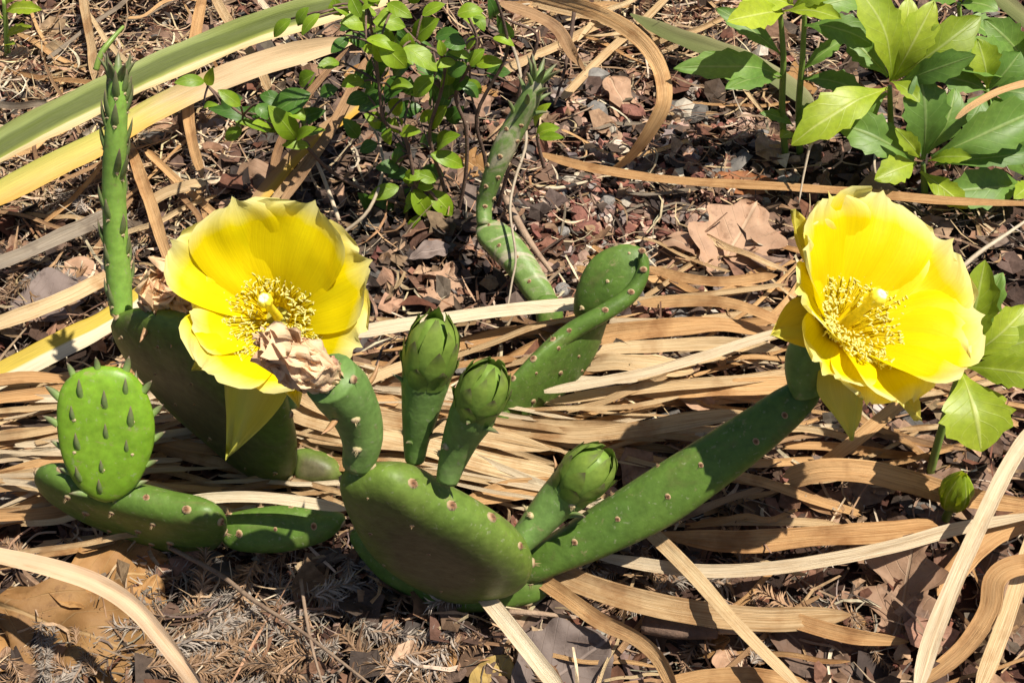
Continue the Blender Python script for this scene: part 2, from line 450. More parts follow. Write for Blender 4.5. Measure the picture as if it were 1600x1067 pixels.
M['petal'] = petalmat('yellow_petal', (.88, .69, .001), (.86, .735, .002), (.84, .79, .34))
M['petal_outer'] = petalmat('greenish_outer_petal', (.72, .58, .02), (.74, .64, .06), (.72, .66, .16), (.52, .55, .10))
M['petal_hang'] = petalmat('pale_hanging_petal', (.84, .70, .01), (.78, .73, .10), (.68, .70, .14), (.62, .66, .12), .32, .5)

def witheredmat():
    k = N('withered_petal')
    o = k.coord('Object')
    c = k.ramp(k.noise(o, 60, 6, .6, .6), [(.22, (.58, .28, .16)), (.38, (.82, .53, .31)), (.6, (.92, .68, .43)), (.78, (.84, .52, .14))])
    c = k.mix(k.ramp(k.noise(o, 140, 3), [(.62, (0, 0, 0)), (.72, (.75, .75, .75))]), c, (.42, .12, .12))
    nb = k.bump(k.noise(k.map(k.coord('UV'), (1.2, 7, 1)), 3, 6, .65, .6), .6, .0012)
    return k.finish(c, .6, .2, None, .3, nb)
M['withered'] = witheredmat()

# ---------------------------------------------------------------- the ground
def make_soil():
    c = np.concatenate([np.linspace(-38, 38, 230), 38 + np.cumsum(.4 * 1.19 ** np.arange(42))])
    c = np.unique(np.concatenate([-c[c > 38], c]))
    X, Y = np.meshgrid(c, c + 4.0, indexing='ij')
    near = np.clip(1 - (np.hypot(X, Y) - 40) / 40, 0, 1)
    Z = gzn(X, Y)
    H = np.zeros_like(Z)
    for i in range(X.shape[0]):
        for j in range(X.shape[1]):
            if near[i, j] > 0:
                p = Vector((X[i, j] * .9, Y[i, j] * .9, 0))
                H[i, j] = .22 * noise.noise(p) + .14 * noise.noise(p * 2.7) - .1
    Z = Z + H * near
    n = len(c)
    me = bpy.data.meshes.new('soil')
    v = np.stack([X, Y, Z], -1).reshape(-1, 3) * S
    idx = np.arange(n * n).reshape(n, n)
    f = np.stack([idx[:-1, :-1], idx[1:, :-1], idx[1:, 1:], idx[:-1, 1:]], -1).reshape(-1, 4)
    me.from_pydata(v.tolist(), [], f.tolist())
    me.materials.append(M['soil'])
    me.polygons.foreach_set('use_smooth', [True] * len(me.polygons))
    tag(link('soil_ground', me), 'dark reddish brown garden soil under the mulch', 'soil', kind='structure')
make_soil()

# ---- loose litter that nobody could count
def zone(px, py):
    """What the ground is strewn with at a place: weights of hay, needles, scraps, crumbs, gravel."""
    hay = math.exp(-((px - 130) / 260) ** 2 - ((py - 190) / 230) ** 2) + .8 * math.exp(-((px - 1000) / 220) ** 2 - ((py - 40) / 60) ** 2)
    nee = math.exp(-((px - 380) / 300) ** 2 - ((py - 980) / 110) ** 2) + .6 * math.exp(-((px - 150) / 200) ** 2 - ((py - 330) / 160) ** 2) \
        + .5 * math.exp(-((px - 1130) / 260) ** 2 - ((py - 960) / 90) ** 2)
    gra = math.exp(-((px - 1010) / 190) ** 2 - ((py - 290) / 150) ** 2)
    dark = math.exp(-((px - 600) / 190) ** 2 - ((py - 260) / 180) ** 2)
    return hay, nee, gra, dark

class Soup:                                 # many small meshes gathered into one, by numpy
    def __init__(self): self.v, self.f, self.c, self.n = [], [], [], 0
    def add(self, V, F, C):                 # V: k,m,3   F: faces of one   C: k,3
        k, m = V.shape[:2]
        self.v.append(V.reshape(-1, 3))
        F = np.array(F)
        self.f.append((F[None] + (np.arange(k) * m)[:, None, None] + self.n).reshape(-1, F.shape[1]))
        self.c.append(np.repeat(C, m, 0) * nrg.uniform(.82, 1.18, (k * m, 1)))
        self.n += k * m
    def build(self, name, mat, label, cat, smooth=False):
        me = bpy.data.meshes.new(name)
        v = np.concatenate(self.v) * S
        fs = []
        for f in self.f: fs += f.tolist()
        me.from_pydata(v.tolist(), [], fs)
        a = me.color_attributes.new('col', 'FLOAT_COLOR', 'POINT')
        c = np.concatenate(self.c)
        a.data.foreach_set('color', np.concatenate([c, np.ones((len(c), 1))], 1).astype(np.float32).ravel())
        me.materials.append(mat)
        if smooth: me.polygons.foreach_set('use_smooth', [True] * len(me.polygons))
        return tag(link(name, me), label, cat, kind='stuff')

def spots(n, wfun, margin=True):
    """n places on the ground, denser where wfun(px, py) is larger and thinning out away from the picture"""
    out = []
    n = int(n * 1.35)
    while len(out) < n:
        x, y = rnd.uniform(-55, 55), rnd.uniform(-28, 80)
        px, py = topx(Vector((x, y, 0)))
        off = max(0, -px, px - 1600) / 500 + max(0, -py, py - 1067) / 300
        if rnd.random() < wfun(px, py) * max(.13, 1 - off): out.append((x, y))
    a = np.array(out)
    return a[:, 0], a[:, 1]
def frames(k, tilt):
    yaw = nrg.uniform(0, 2 * np.pi, k)
    n = np.stack([nrg.normal(0, tilt, k), nrg.normal(0, tilt, k), np.ones(k)], 1)
    n /= np.linalg.norm(n, axis=1)[:, None]
    a = np.stack([np.cos(yaw), np.sin(yaw), np.zeros(k)], 1)
    a -= n * (a * n).sum(1)[:, None]
    a /= np.linalg.norm(a, axis=1)[:, None]
    return a, np.cross(n, a), n
def palette(k, cols):
    cols = np.array(cols)
    c = cols[nrg.integers(0, len(cols), k)]
    return c * nrg.uniform(.7, 1.3, (k, 1)) * nrg.uniform(.93, 1.07, (k, 3))
def put(L, a, b, n, x, y, z):
    return a[:, None] * L[..., 0:1] + b[:, None] * L[..., 1:2] + n[:, None] * L[..., 2:3] + np.stack([x, y, z], 1)[:, None]

BROWNS = [(.20, .115, .07), (.12, .07, .045), (.27, .165, .10), (.07, .045, .032), (.36, .235, .15), (.15, .11, .085), (.13, .055, .032), (.055, .04, .033)]
HAYS = [(.45, .32, .19), (.54, .42, .27), (.36, .23, .13), (.30, .20, .13), (.60, .50, .36), (.27, .15, .08)]
GREYS = [(.19, .155, .13), (.28, .235, .19), (.36, .31, .25), (.12, .09, .075), (.24, .15, .09), (.32, .23, .15)]
SOILS = [(.03, .02, .016), (.06, .036, .027), (.10, .05, .037), (.045, .033, .028), (.14, .055, .038), (.17, .11, .08)]

def scraps(sp, n, size, w, cols, tilt=.5, zo=(.0, .55)):
    x, y = spots(n, w)
    k = len(x)
    a, b, nn = frames(k, tilt)
    m = 7
    ang = np.sort(nrg.uniform(0, 2 * np.pi, (k, m)) * .35 + np.arange(m) * 2 * np.pi / m * .65 + np.arange(m) * 2 * np.pi / m * .35 * 0, axis=1)
    ang = np.arange(m) * 2 * np.pi / m + nrg.uniform(-.35, .35, (k, m))
    r = nrg.uniform(.45, 1.1, (k, m)) * (size[0] * (size[1] / size[0]) ** nrg.uniform(0, 1, (k, 1)))
    asp = nrg.uniform(.4, 1, (k, 1))
    L = np.zeros((k, m + 1, 3))
    L[:, 1:, 0] = r * np.cos(ang); L[:, 1:, 1] = r * np.sin(ang) * asp
    L[:, 1:, 2] = nrg.uniform(-.3, .3, (k, m)) * r + .25 * (L[:, 1:, 0] ** 2) / np.maximum(r.max(1)[:, None], .1) * nrg.choice([-1, 1], (k, 1))
    z = gzn(x, y) + nrg.uniform(*zo, k)
    sp.add(put(L, a, b, nn, x, y, z), [(0, i + 1, (i + 1) % m + 1) for i in range(m)], palette(k, cols))
def bits(sp, n, length, width, w, cols, tilt=.18, bend=.25, zo=(.05, .5), seg=4):
    x, y = spots(n, w)
    k = len(x)
    a, b, nn = frames(k, tilt)
    Ln = length[0] * (length[1] / length[0]) ** nrg.uniform(0, 1, k)
    W = nrg.uniform(*width, k)
    be, be2 = nrg.normal(0, bend, k) * Ln, nrg.normal(0, bend * .5, k) * Ln
    L = np.zeros((k, (seg + 1) * 2, 3))
    for i in range(seg + 1):
        u = i / seg * 2 - 1
        for j in (0, 1):
            L[:, i * 2 + j, 0] = u * Ln / 2
            L[:, i * 2 + j, 1] = be * u * u + (j - .5) * W * (1 - .4 * abs(u))
            L[:, i * 2 + j, 2] = be2 * u * u + (j - .5) * W * nrg.normal(0, .5, k)
    z = gzn(x, y) + nrg.uniform(*zo, k) + np.abs(be2) * .2
    sp.add(put(L, a, b, nn, x, y, z), [(i * 2, i * 2 + 1, i * 2 + 3, i * 2 + 2) for i in range(seg)], palette(k, cols))
def crumbs(sp, n, size, w, cols, zo=(0, .12), flat=(.5, .9)):
    x, y = spots(n, w)
    k = len(x)
    a, b, nn = frames(k, .4)
    V0 = np.array([(-1, -1, -1), (1, -1, -1), (1, 1, -1), (-1, 1, -1), (-1, -1, 1), (1, -1, 1), (1, 1, 1), (-1, 1, 1)]) * .62
    s = (size[0] * (size[1] / size[0]) ** nrg.uniform(0, 1, k))[:, None, None]
    L = (V0[None] * nrg.uniform(.55, 1.25, (k, 8, 1)) + nrg.normal(0, .14, (k, 8, 3))) * s
    L[..., 2] *= nrg.uniform(*flat, (k, 1)); L[..., 1] *= nrg.uniform(.6, 1, (k, 1))
    z = gzn(x, y) + nrg.uniform(*zo, k) + s[:, 0, 0] * .2
    F = [(0, 2, 1), (0, 3, 2), (4, 5, 6), (4, 6, 7), (0, 1, 5), (0, 5, 4), (1, 2, 6), (1, 6, 5), (2, 3, 7), (2, 7, 6), (3, 0, 4), (3, 4, 7)]
    sp.add(put(L, a, b, nn, x, y, z), F, palette(k, cols))

def wz(h=0, n=0, g=0, d=0, base=.2):
    def f(px, py):
        a, b, c, e = zone(px, py)
        return max(0, min(1, base + h * a + n * b + g * c + d * e))
    return f
sp = Soup()
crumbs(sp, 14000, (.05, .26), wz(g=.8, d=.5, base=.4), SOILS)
crumbs(sp, 1500, (.12, .42), wz(g=1, base=.04), [(.26, .11, .08), (.18, .07, .05), (.40, .27, .20), (.52, .44, .36), (.22, .19, .17), (.30, .15, .11)], (0, .2))
sp.build('soil_crumbs', M['crumb'], 'small crumbs of soil, bark and red grit between the mulch', 'soil crumbs')
sp = Soup()
scraps(sp, 5200, (.25, 1.0), wz(h=-.1, g=-.28, d=-.22, base=.5), BROWNS)
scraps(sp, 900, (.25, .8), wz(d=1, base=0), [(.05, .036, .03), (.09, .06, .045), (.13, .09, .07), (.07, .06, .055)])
scraps(sp, 900, (.5, 1.3), wz(h=-.2, g=-.38, base=.5), BROWNS, .5, (.15, .8))
sp.build('leaf_litter', M['litter'], 'broken brown leaf scraps covering the soil', 'leaf litter')
sp = Soup()
bits(sp, 3600, (.7, 3.6), (.04, .15), wz(h=.9, base=.1), HAYS, .16, .22, (.05, .75))
bits(sp, 1500, (1.2, 5.0), (.05, .13), wz(h=.3, g=.15, d=.1, base=.25), HAYS + BROWNS, .14, .2, (.1, .8))
sp.build('hay_litter', M['litter'], 'fine hay and stalk bits lying over the mulch', 'hay litter')
sp = Soup()
bits(sp, 5200, (.5, 1.3), (.035, .075), wz(n=.95, base=.07), GREYS, .22, .12, (.05, .55), 3)
sp.build('needle_litter', M['litter'], 'loose grey conifer needles over the soil', 'needle litter')

# ---------------------------------------------------------------- stones and bark that one can pick up
def rock_mesh(mat, seed, flat):
    import bmesh
    bm = bmesh.new()
    bmesh.ops.create_icosphere(bm, subdivisions=2, radius=1)
    r = random.Random(seed)
    o = Vector((r.uniform(0, 90), r.uniform(0, 90), 0))
    cuts = [(Vector((r.gauss(0, 1), r.gauss(0, 1), r.gauss(0, 1))).normalized(), r.uniform(.5, .8)) for _ in range(7)]
    for v in bm.verts:
        p = v.co.copy()
        for n, d in cuts:
            e = p.dot(n) - d
            if e > 0: p -= n * e * .92
        p *= 1 + .10 * noise.noise(p * 2.4 + o)
        p.z *= flat
        v.co = p * S
    me = bpy.data.meshes.new('stone')
    bm.to_mesh(me); bm.free()
    me.materials.append(mat)
    return me
ROCKS = {k: [rock_mesh(M[k], i * 7 + j, .72) for i in range(3)] for j, k in enumerate(('stone_red', 'stone_pink', 'stone_pale', 'stone_grey'))}
def stone(px, py, size, kind, label, group=None, i=0):
    p = ground(px, py)
    r = size * pxcm(p) / 2
    o = link('stone', ROCKS[kind][i % 3], None, p + Vector((0, 0, r * .35)))
    o.scale = (r * 1.15, r * rnd.uniform(.8, 1.0), r * rnd.uniform(.8, 1.1))
    o.rotation_euler = (rnd.uniform(-.3, .3), rnd.uniform(-.3, .3), rnd.uniform(0, 6.28))
    return tag(o, label, 'stone', group)
for px, py, s, k, lab in [
        (1072, 180, 52, 'stone_pale', 'cream angular stone inside the curl of the looping tan leaf'),
        (985, 180, 50, 'stone_red', 'large red brown stone beside the looping tan leaf'),
        (905, 342, 40, 'stone_red', 'dark red stone amid the gravel below the long flat tan leaf'),
        (932, 182, 44, 'stone_grey', 'grey flat stone beside the large red brown stone'),
        (930, 130, 54, 'stone_grey', 'dark grey slab of stone behind the red stone'),
        (950, 320, 30, 'stone_grey', 'pale grey pebble beside the dark red gravel stone'),
        (980, 322, 30, 'stone_pale', 'small cream pebble in the gravel under the long flat leaf'),
        (890, 285, 28, 'stone_pale', 'cream pebble beside the scarred cactus shoot'),
        (915, 365, 44, 'stone_red', 'broad red stone half buried in gravel'),
        (1165, 195, 38, 'stone_pink', 'pinkish stone at the foot of the twin stemmed spurge'),
        (1190, 215, 26, 'stone_grey', 'blue grey chip at the foot of the twin stemmed spurge'),
        (940, 125, 24, 'stone_pink', 'small pink stone on the grey slab'),
        (855, 425, 32, 'stone_pink', 'pink pebble touching the far speckled pad'),
        (880, 455, 28, 'stone_grey', 'dark round pebble between the far pad and the curled pads'),
        (1010, 490, 34, 'stone_red', 'red stone just past the tip of the curled pad'),
        (1040, 485, 26, 'stone_red', 'small red stone beneath the arched straw leaf'),
        (1540, 790, 32, 'stone_pink', 'pink lump beside the closed green seedling bud'),
        (1095, 985, 34, 'stone_grey', 'grey knobbly lump in the needle litter under the diagonal straw leaf'),
        (500, 830, 40, 'stone_pink', 'pink cream flaky stone tucked beside the big dark pad'),
        (250, 878, 40, 'stone_pink', 'pink flake of stone under the boat shaped pad'),
        (940, 640, 30, 'stone_pink', 'pink stone under the straw behind the round bud')]:
    stone(px, py, s, k, lab, i=int(px))
kinds = ['stone_red'] * 5 + ['stone_pink'] * 3 + ['stone_pale'] * 1 + ['stone_grey'] * 2
n = 0
while n < 150:
    px, py = rnd.gauss(1000, 150), rnd.gauss(290, 105)
    if not (830 < px < 1300 and 70 < py < 500): continue
    k = rnd.choice(kinds)
    s = rnd.uniform(9, 33)
    lab = f"{sized(s, 14, 21, ('tiny', 'small', 'medium'))} {dict(stone_red='red brown', stone_pink='pinkish', stone_pale='cream', stone_grey='grey')[k]} gravel stone near {beside(ground(px, py))}"
    stone(px, py, s, k, lab, 'gravel stones in the bare patch', n)
    n += 1

def chip_mesh(mat, seed):
    r = random.Random(seed)
    mb = MB()
    L, W, H = 1.0, r.uniform(.3, .55), r.uniform(.1, .2)
    rows = []
    for i in range(6):
        u = i / 5 * 2 - 1
        w_ = W * (1 - .35 * abs(u) ** 2) * r.uniform(.75, 1.1)
        cy = r.uniform(-.08, .08)
        ring = []
        for j in range(8):
            t = j / 8 * 2 * math.pi
            ring.append(mb.add(Vector((u * L + r.uniform(-.07, .07), cy + w_ * math.cos(t), H * math.sin(t) * r.uniform(.7, 1.3) + .1 * u * u)), (u, j / 8)))
        rows.append(ring)
    mb.grid(rows, True)
    mb.f += [tuple(rows[0]), tuple(reversed(rows[-1]))]
    return mb.mesh('bark_chip', mat, (0, 0, 0), False)
CHIPS = [chip_mesh(M['bark' if i % 2 else 'bark_grey'], i) for i in range(8)]
n = 0
while n < 110:
    px, py = rnd.uniform(-40, 1640), rnd.uniform(-20, 1090)
    if rnd.random() > wz(g=.35, d=.8, base=.28)(px, py): continue
    p = ground(px, py, rnd.uniform(.05, .3))
    o = link('bark_chip', CHIPS[n % 8], None, p)
    o.scale = (rnd.uniform(.5, 1.3),) * 3
    o.rotation_euler = (rnd.gauss(0, .2), rnd.gauss(0, .2), rnd.uniform(0, 6.28))
    tag(o, f"{sized(o.scale[0], .75, 1.05, ('small', 'medium', 'large'))} {'dark brown' if n % 2 else 'weathered grey'} bark chip near {beside(p)}", 'bark chip', 'bark chips in the mulch')
    n += 1

# ---------------------------------------------------------------- strap leaves and straw
def ribbon(pts, width, mat, name, label, cat, group=None, roll=(0, 0), taper=(.15, .15), chan=.16, seg=None, wob=.07, nrm=None, ends=(.35, .08), jag=.6, twisty=0.0):
    seg = seg or max(8, len(pts) * 5)
    c = catmull(pts, seg)
    mb = MB()
    rows = []
    s = 0.0
    cols = 7
    seed = Vector((rnd.uniform(0, 99), rnd.uniform(0, 99), 0))
    base_n = nrm or (Vector((0, 0, 1)) * .55 - FW * .55).normalized()
    for i, p in enumerate(c):
        u = i / (seg - 1)
        t = (c[min(i + 1, seg - 1)] - c[max(i - 1, 0)]).normalized()
        if i: s += (p - c[i - 1]).length
        n = perp(base_n, t)
        n = Matrix.Rotation(math.radians(interp(roll, u)) + (.35 + twisty) * noise.noise(seed + Vector((s * .25, 5, 0))), 3, t) @ n
        b = n.cross(t)
        wd = width / 2
        if u < taper[0]: wd *= ends[0] + (1 - ends[0]) * math.sin(u / taper[0] * math.pi / 2)
        if u > 1 - taper[1]: wd *= ends[1] + (1 - ends[1]) * math.sin((1 - u) / taper[1] * math.pi / 2)
        wd *= 1 + wob * 2 * noise.noise(seed + Vector((s * .6, 0, 0)))
        ch = chan * (1 + 1.5 * noise.noise(seed + Vector((s * .3, 9, 0))))
        row = []
        for j in range(cols):
            v = j / (cols - 1) * 2 - 1
            e = 1 + wob * noise.noise(seed + Vector((s * 1.7, j * 9.0, 3))) if abs(v) == 1 else 1
            fr = t * (jag * wd * 2.2 * noise.noise(seed + Vector((j * 5.3, u * .5, 31)))) if u < .01 or u > .99 else t * 0
            rip = .05 * wd * noise.noise(seed + Vector((s * .9, j * 3.1, 7))) + .13 * wd * noise.noise(seed + Vector((s * .12, j * 7.7, 17)))
            row.append(mb.add(p + fr + b * (v * wd * e) + n * (ch * wd * (v * v - .4) + rip * 2), (s, j / (cols - 1))))
        rows.append(row)
    mb.grid(rows)
    org = Vector(min(c, key=lambda q: q.z))
    o = mb.build(name, mat, None, org)
    return tag(o, label, cat, group)
def strap(label, mat, wpx, pts, roll=(0, 0), name='dry_strap_leaf', cat='dry leaf', dz=.25, **kw):
    q = []
    for a in pts:
        p = P(*a)
        q.append(p + Vector((0, 0, 0)))
    mid = q[len(q) // 2]
    return ribbon(q, wpx * pxcm(mid), M[mat], name, label, cat, roll=roll, **kw)

strap('long green strap leaf with cream edge arching past the tall green shoot', 'cream_green', 52,
      [(-60, 275, 2.8), (20, 222, 3.0), (130, 165, 3.2), (240, 112, 3.3), (340, 70, 3.3), (440, 34, 3.2), (570, -2, 3), (700, -40, 2.4)], (16, 8), 'strap_leaf', 'leaf', wob=.02, chan=.2, seg=40)
strap('yellowing strap leaf twisting under the cream edged green one', 'yellow_straw', 38,
      [(-60, 335, 2.2), (20, 292, 2.6), (90, 256, 2.8), (160, 222, 2.8), (230, 178, 2.8), (310, 138, 3), (390, 106, 3.2), (470, 82, 3), (560, 62, 2.5)], (18, 30), wob=.03)
strap('ochre orange leaf rising behind the flower with a tall shoot beside it', 'ochre_strap', 22,
      [(385, 335, 1.2), (430, 280, 1.8), (480, 225, 2.4), (540, 180, 2.8), (575, 150, 3)], (20, 0))
strap('brown papery leaf crossing over the ochre orange leaf', 'brown_straw', 17,
      [(435, 325, 1.8), (470, 275, 2.4), (510, 215, 3), (540, 160, 3.4), (560, 120, 3.6), (580, 85, 3.8)], (-10, 30))
strap('narrow pale brown leaf running beside the ochre orange leaf', 'straw', 11,
      [(415, 330, 1.6), (445, 290, 2.0), (488, 240, 2.6), (525, 190, 3.0), (560, 120, 3.2)], (0, 20))
strap('grey brown leaf hanging from the shrub over low green sprigs', 'brown_straw', 15,
      [(425, 275, .8), (440, 220, 1.4), (470, 165, 2.2), (505, 120, 2.8), (545, 75, 3.4)], (0, -30))
strap('olive green strap leaf lying behind the bare gravel patch', 'olive_strap', 32,
      [(985, 22, .8), (1040, 50, 1.2), (1100, 72, 1.5), (1160, 92, 1.5), (1220, 125, 1.0), (1270, 165, .5)], (5, 0), 'strap_leaf', 'leaf', taper=(.25, .15), ends=(.1, .3))
strap('looping tan leaf curling up over the gravel', 'tan_straw', 25,
      [(955, 266, .4), (985, 245, 1.6), (1018, 200, 3.2), (1038, 155, 4.4), (1030, 105, 5.0), (1000, 62, 5.2), (950, 28, 5.0), (880, 2, 4.6), (800, -15, 4)], (55, -25), seg=44, chan=.08, wob=.02, taper=(.3, .05), ends=(.3, .8), nrm=Vector((-.3, -.75, .6)))
strap('long flat tan leaf lying across the gravel to the far side of a flower', 'tan_straw', 17,
      [(842, 240, 1.0), (920, 262, 1.1), (1050, 281, 1.2), (1180, 289, 1.4), (1320, 299, 1.5), (1480, 314, 1.5), (1640, 320, 1.4)], (0, 0), seg=44, wob=.05)
strap('brown dry leaf draped from the shrub top towards the gravel', 'brown_straw', 20,
      [(780, 5, 5), (830, 22, 4.6), (870, 45, 4.0), (895, 85, 3.0), (915, 110, 1.6)], (0, 30))
strap('pale strip hanging from the top edge of hay near the tall shoot', 'straw', 15,
      [(126, -25, 1.4), (134, 20, 1.5), (143, 70, 1.3), (147, 105, 1.0), (157, 145, .7)], (0, 25))
strap('long pale stick slanting behind the cream edged green leaf', 'straw', 8,
      [(135, 15, 1.0), (170, 68, 1.2), (215, 112, 1.2), (260, 150, 1.1), (285, 180, .9)], (0, 20))
strap('upright tan dry leaf behind both arching strap leaves, kinked at its foot', 'tan_straw', 19,
      [(322, -30, 3.0), (308, 40, 2.8), (299, 100, 2.4), (294, 165, 2.0), (302, 225, 1.6), (318, 278, 1.2)], (0, 20))
strap('tan leaf end folded sideways from the kinked upright leaf', 'straw', 18,
      [(320, 284, 1.2), (298, 290, 1.4), (262, 300, 1.2), (225, 322, .8)], (0, -20))
strap('pale double strip slanting under the shrub sprigs from the hay', 'straw', 15,
      [(325, -25, 2.0), (350, 22, 2.0), (378, 62, 1.8), (405, 105, 1.4), (425, 150, .8)], (0, 30))
strap('thin pale strip parallel to the pale double strip', 'white_straw', 9,
      [(395, -15, 1.6), (425, 25, 1.6), (460, 80, 1.2), (490, 118, .8)], (0, 20))
strap('orange brown strip leaning down to the withered bloom beside the tall shoot', 'tan_straw', 20,
      [(203, 225, 1.0), (220, 275, 1.2), (238, 325, 1.2), (252, 370, 1.0), (268, 415, .8)], (0, 25))
strap('broad grey dry leaf behind the tall shoot', 'grey_straw', 26,
      [(-40, 425, .8), (30, 400, 1.0), (90, 372, 1.0), (150, 346, .9), (175, 330, .8)], (0, 0))
strap('bleached tan leaf behind the tall shoot base', 'straw', 24,
      [(-40, 518, 1.0), (40, 490, 1.2), (110, 462, 1.2), (165, 435, 1.1), (215, 420, 1.0)], (10, 0))
strap('broad yellow and white strap leaf running under the tall shoot', 'yellow_white', 46,
      [(-60, 618, 1.2), (20, 578, 1.4), (90, 542, 1.6), (170, 500, 1.6), (240, 450, 1.4), (310, 405, 1.0)], (0, -10), wob=.02, chan=.08)
strap('thick white straw running from the flower to the curled pads', 'white_straw', 23,
      [(545, 522, 2.0), (600, 512, 2.2), (700, 497, 2.3), (800, 484, 2.3), (910, 474, 2.2), (960, 468, 2.0)], (0, 0), wob=.02, chan=.1)
strap('bright white straw slanting up to the solitary flower stalk', 'white_straw', 17,
      [(850, 612, 1.8), (930, 598, 2.0), (1020, 580, 2.2), (1100, 557, 2.3), (1170, 533, 2.3), (1240, 512, 2.2)], (0, 0), wob=.02)
strap('tan leaf passing behind the round bud towards the long arm pad', 'straw', 26,
      [(740, 668, 1.2), (820, 672, 1.4), (900, 680, 1.6), (1000, 670, 1.8), (1090, 655, 1.8), (1170, 645, 1.5)], (0, 0))
strap('orange tan leaf curled at its edge beyond the curled pads', 'tan_straw', 30,
      [(905, 532, 1.0), (970, 520, 1.3), (1050, 512, 1.4), (1130, 508, 1.4), (1195, 518, 1.2)], (10, -15))
strap('twisted tan leaf next below the orange curled edged leaf', 'straw', 22,
      [(895, 562, 1.2), (950, 546, 1.4), (1040, 540, 1.4), (1130, 537, 1.4), (1220, 545, 1.2)], (-20, 30))
strap('crumpled straw leaf just below the twisted tan leaf', 'straw', 28,
      [(905, 570, .9), (960, 565, 1.3), (1030, 572, 1.1), (1085, 580, .8)], (30, -20), wob=.2)
strap('thin straw running level from the curled pad tip to the solitary flower', 'straw', 9,
      [(985, 468, 1.0), (1060, 464, 1.2), (1140, 456, 1.3), (1230, 444, 1.2)], (0, 0))
strap('arched tan leaf bending down beside the solitary flower', 'tan_straw', 20,
      [(1000, 474, 1.0), (1080, 470, 1.4), (1140, 474, 1.8), (1190, 490, 2.0), (1240, 515, 1.6)], (10, -20), wob=.03)
strap('rust tinged straw leaf pointing at the greenish sepals of the solitary flower', 'tan_straw', 16,
      [(1010, 418, .8), (1070, 434, 1.2), (1130, 440, 1.3), (1215, 430, 1.2)], (0, 20))
strap('tan leaf strip lying level under the bright white slanting straw', 'straw', 18,
      [(860, 628, 1.2), (960, 612, 1.4), (1060, 602, 1.4), (1160, 594, 1.4), (1260, 578, 1.2)], (0, 0))
strap('broad orange tan leaf behind the raised end of the long arm pad', 'tan_straw', 30,
      [(1000, 612, 1.0), (1090, 606, 1.2), (1170, 604, 1.3), (1260, 600, 1.2)], (0, 10))
strap('tan leaf slanting down from the solitary flower past its pointed petal', 'tan_straw', 22,
      [(1265, 740, .8), (1320, 700, 1.4), (1380, 652, 2.0), (1440, 600, 2.4), (1485, 555, 2.4)], (20, 0))
strap('brown broad leaf arching past the seedling bud', 'tan_straw', 36,
      [(1228, 750, 1.0), (1280, 735, 1.6), (1350, 736, 1.5), (1420, 752, 1.1), (1500, 775, .9), (1640, 795, .8)], (25, 5), wob=.03, taper=(.1, .3), ends=(.6, .4))
strap('curled under end of the brown broad arching leaf', 'brown_straw', 26,
      [(1238, 745, 1.0), (1250, 768, .6), (1280, 788, .5), (1320, 796, .5)], (-30, 0))
strap('brown orange leaf lying flat with a torn end below the oak leaf', 'tan_straw', 34,
      [(1020, 832, .8), (1090, 842, 1.2), (1170, 846, 1.3), (1270, 838, 1.3), (1370, 832, 1.2), (1465, 822, 1.0)], (10, 0), taper=(.35, .08), ends=(.05, .6))
strap('long ivory straw sweeping under the white diagonal leaf', 'white_straw', 21,
      [(930, 868, 1.0), (1010, 882, 1.2), (1100, 892, 1.4), (1200, 888, 1.5), (1300, 873, 1.6), (1400, 852, 1.6), (1500, 825, 1.5), (1640, 800, 1.4)], (0, 0), seg=44, wob=.03)
strap('broad straw leaf running from under the arm pad to the needle litter', 'straw', 38,
      [(840, 880, .8), (920, 915, 1.1), (1010, 942, 1.3), (1110, 960, 1.3), (1210, 968, 1.2), (1330, 960, .9)], (5, -10), wob=.03)
strap('tan leaf end peeling away beside grey oak leaf', 'tan_straw', 26,
      [(1200, 955, .9), (1270, 978, 1.1), (1340, 995, 1.1), (1420, 1002, .9)], (0, 15), taper=(.2, .4))
strap('twisted leaf crossing diagonally over the broad straw leaf', 'straw', 26,
      [(995, 812, 1.4), (1045, 858, 1.7), (1095, 910, 2.0), (1140, 962, 2.2), (1190, 1015, 2.2), (1270, 1095, 2.0)], (30, -40), wob=.02)
strap('stiff ivory leaf poking out from under the big dark pad', 'white_straw', 27,
      [(735, 905, 1.0), (775, 952, 1.2), (820, 1008, 1.3), (885, 1090, 1.2)], (0, 0), wob=.02, chan=.3)
strap('twisting tan leaf leading away from the foot of the big dark pad', 'tan_straw', 28,
      [(820, 890, .8), (875, 925, 1.2), (935, 968, 1.3), (990, 995, 1.3), (1030, 1030, 1.2), (1060, 1090, 1.0)], (10, 50), wob=.05)
strap('long stiff ivory leaf crossing the brown arching leaf', 'white_straw', 27,
      [(1625, 655, 2.6), (1580, 720, 2.8), (1530, 820, 3.0), (1490, 910, 2.8), (1455, 1000, 2.4), (1430, 1090, 2.0)], (0, 0), wob=.03, chan=.25)
strap('grey tan stiff leaf parallel to the long ivory leaf', 'straw', 27,
      [(1635, 780, 1.6), (1600, 880, 1.8), (1570, 970, 1.8), (1525, 1090, 1.6)], (0, 0), wob=.03, chan=.25)
strap('tan leaf folded back over the grey tan stiff leaf', 'tan_straw', 34,
      [(1640, 880, 2.4), (1585, 884, 2.6), (1555, 905, 2.4), (1545, 955, 1.8), (1505, 1015, 1.4), (1430, 1075, 1.0)], (0, 50), wob=.03)
strap('tan leaf shadowed behind the long ivory leaf', 'tan_straw', 34,
      [(1625, 805, 1.0), (1560, 830, 1.0), (1510, 872, .8), (1465, 930, .6)], (0, 0))
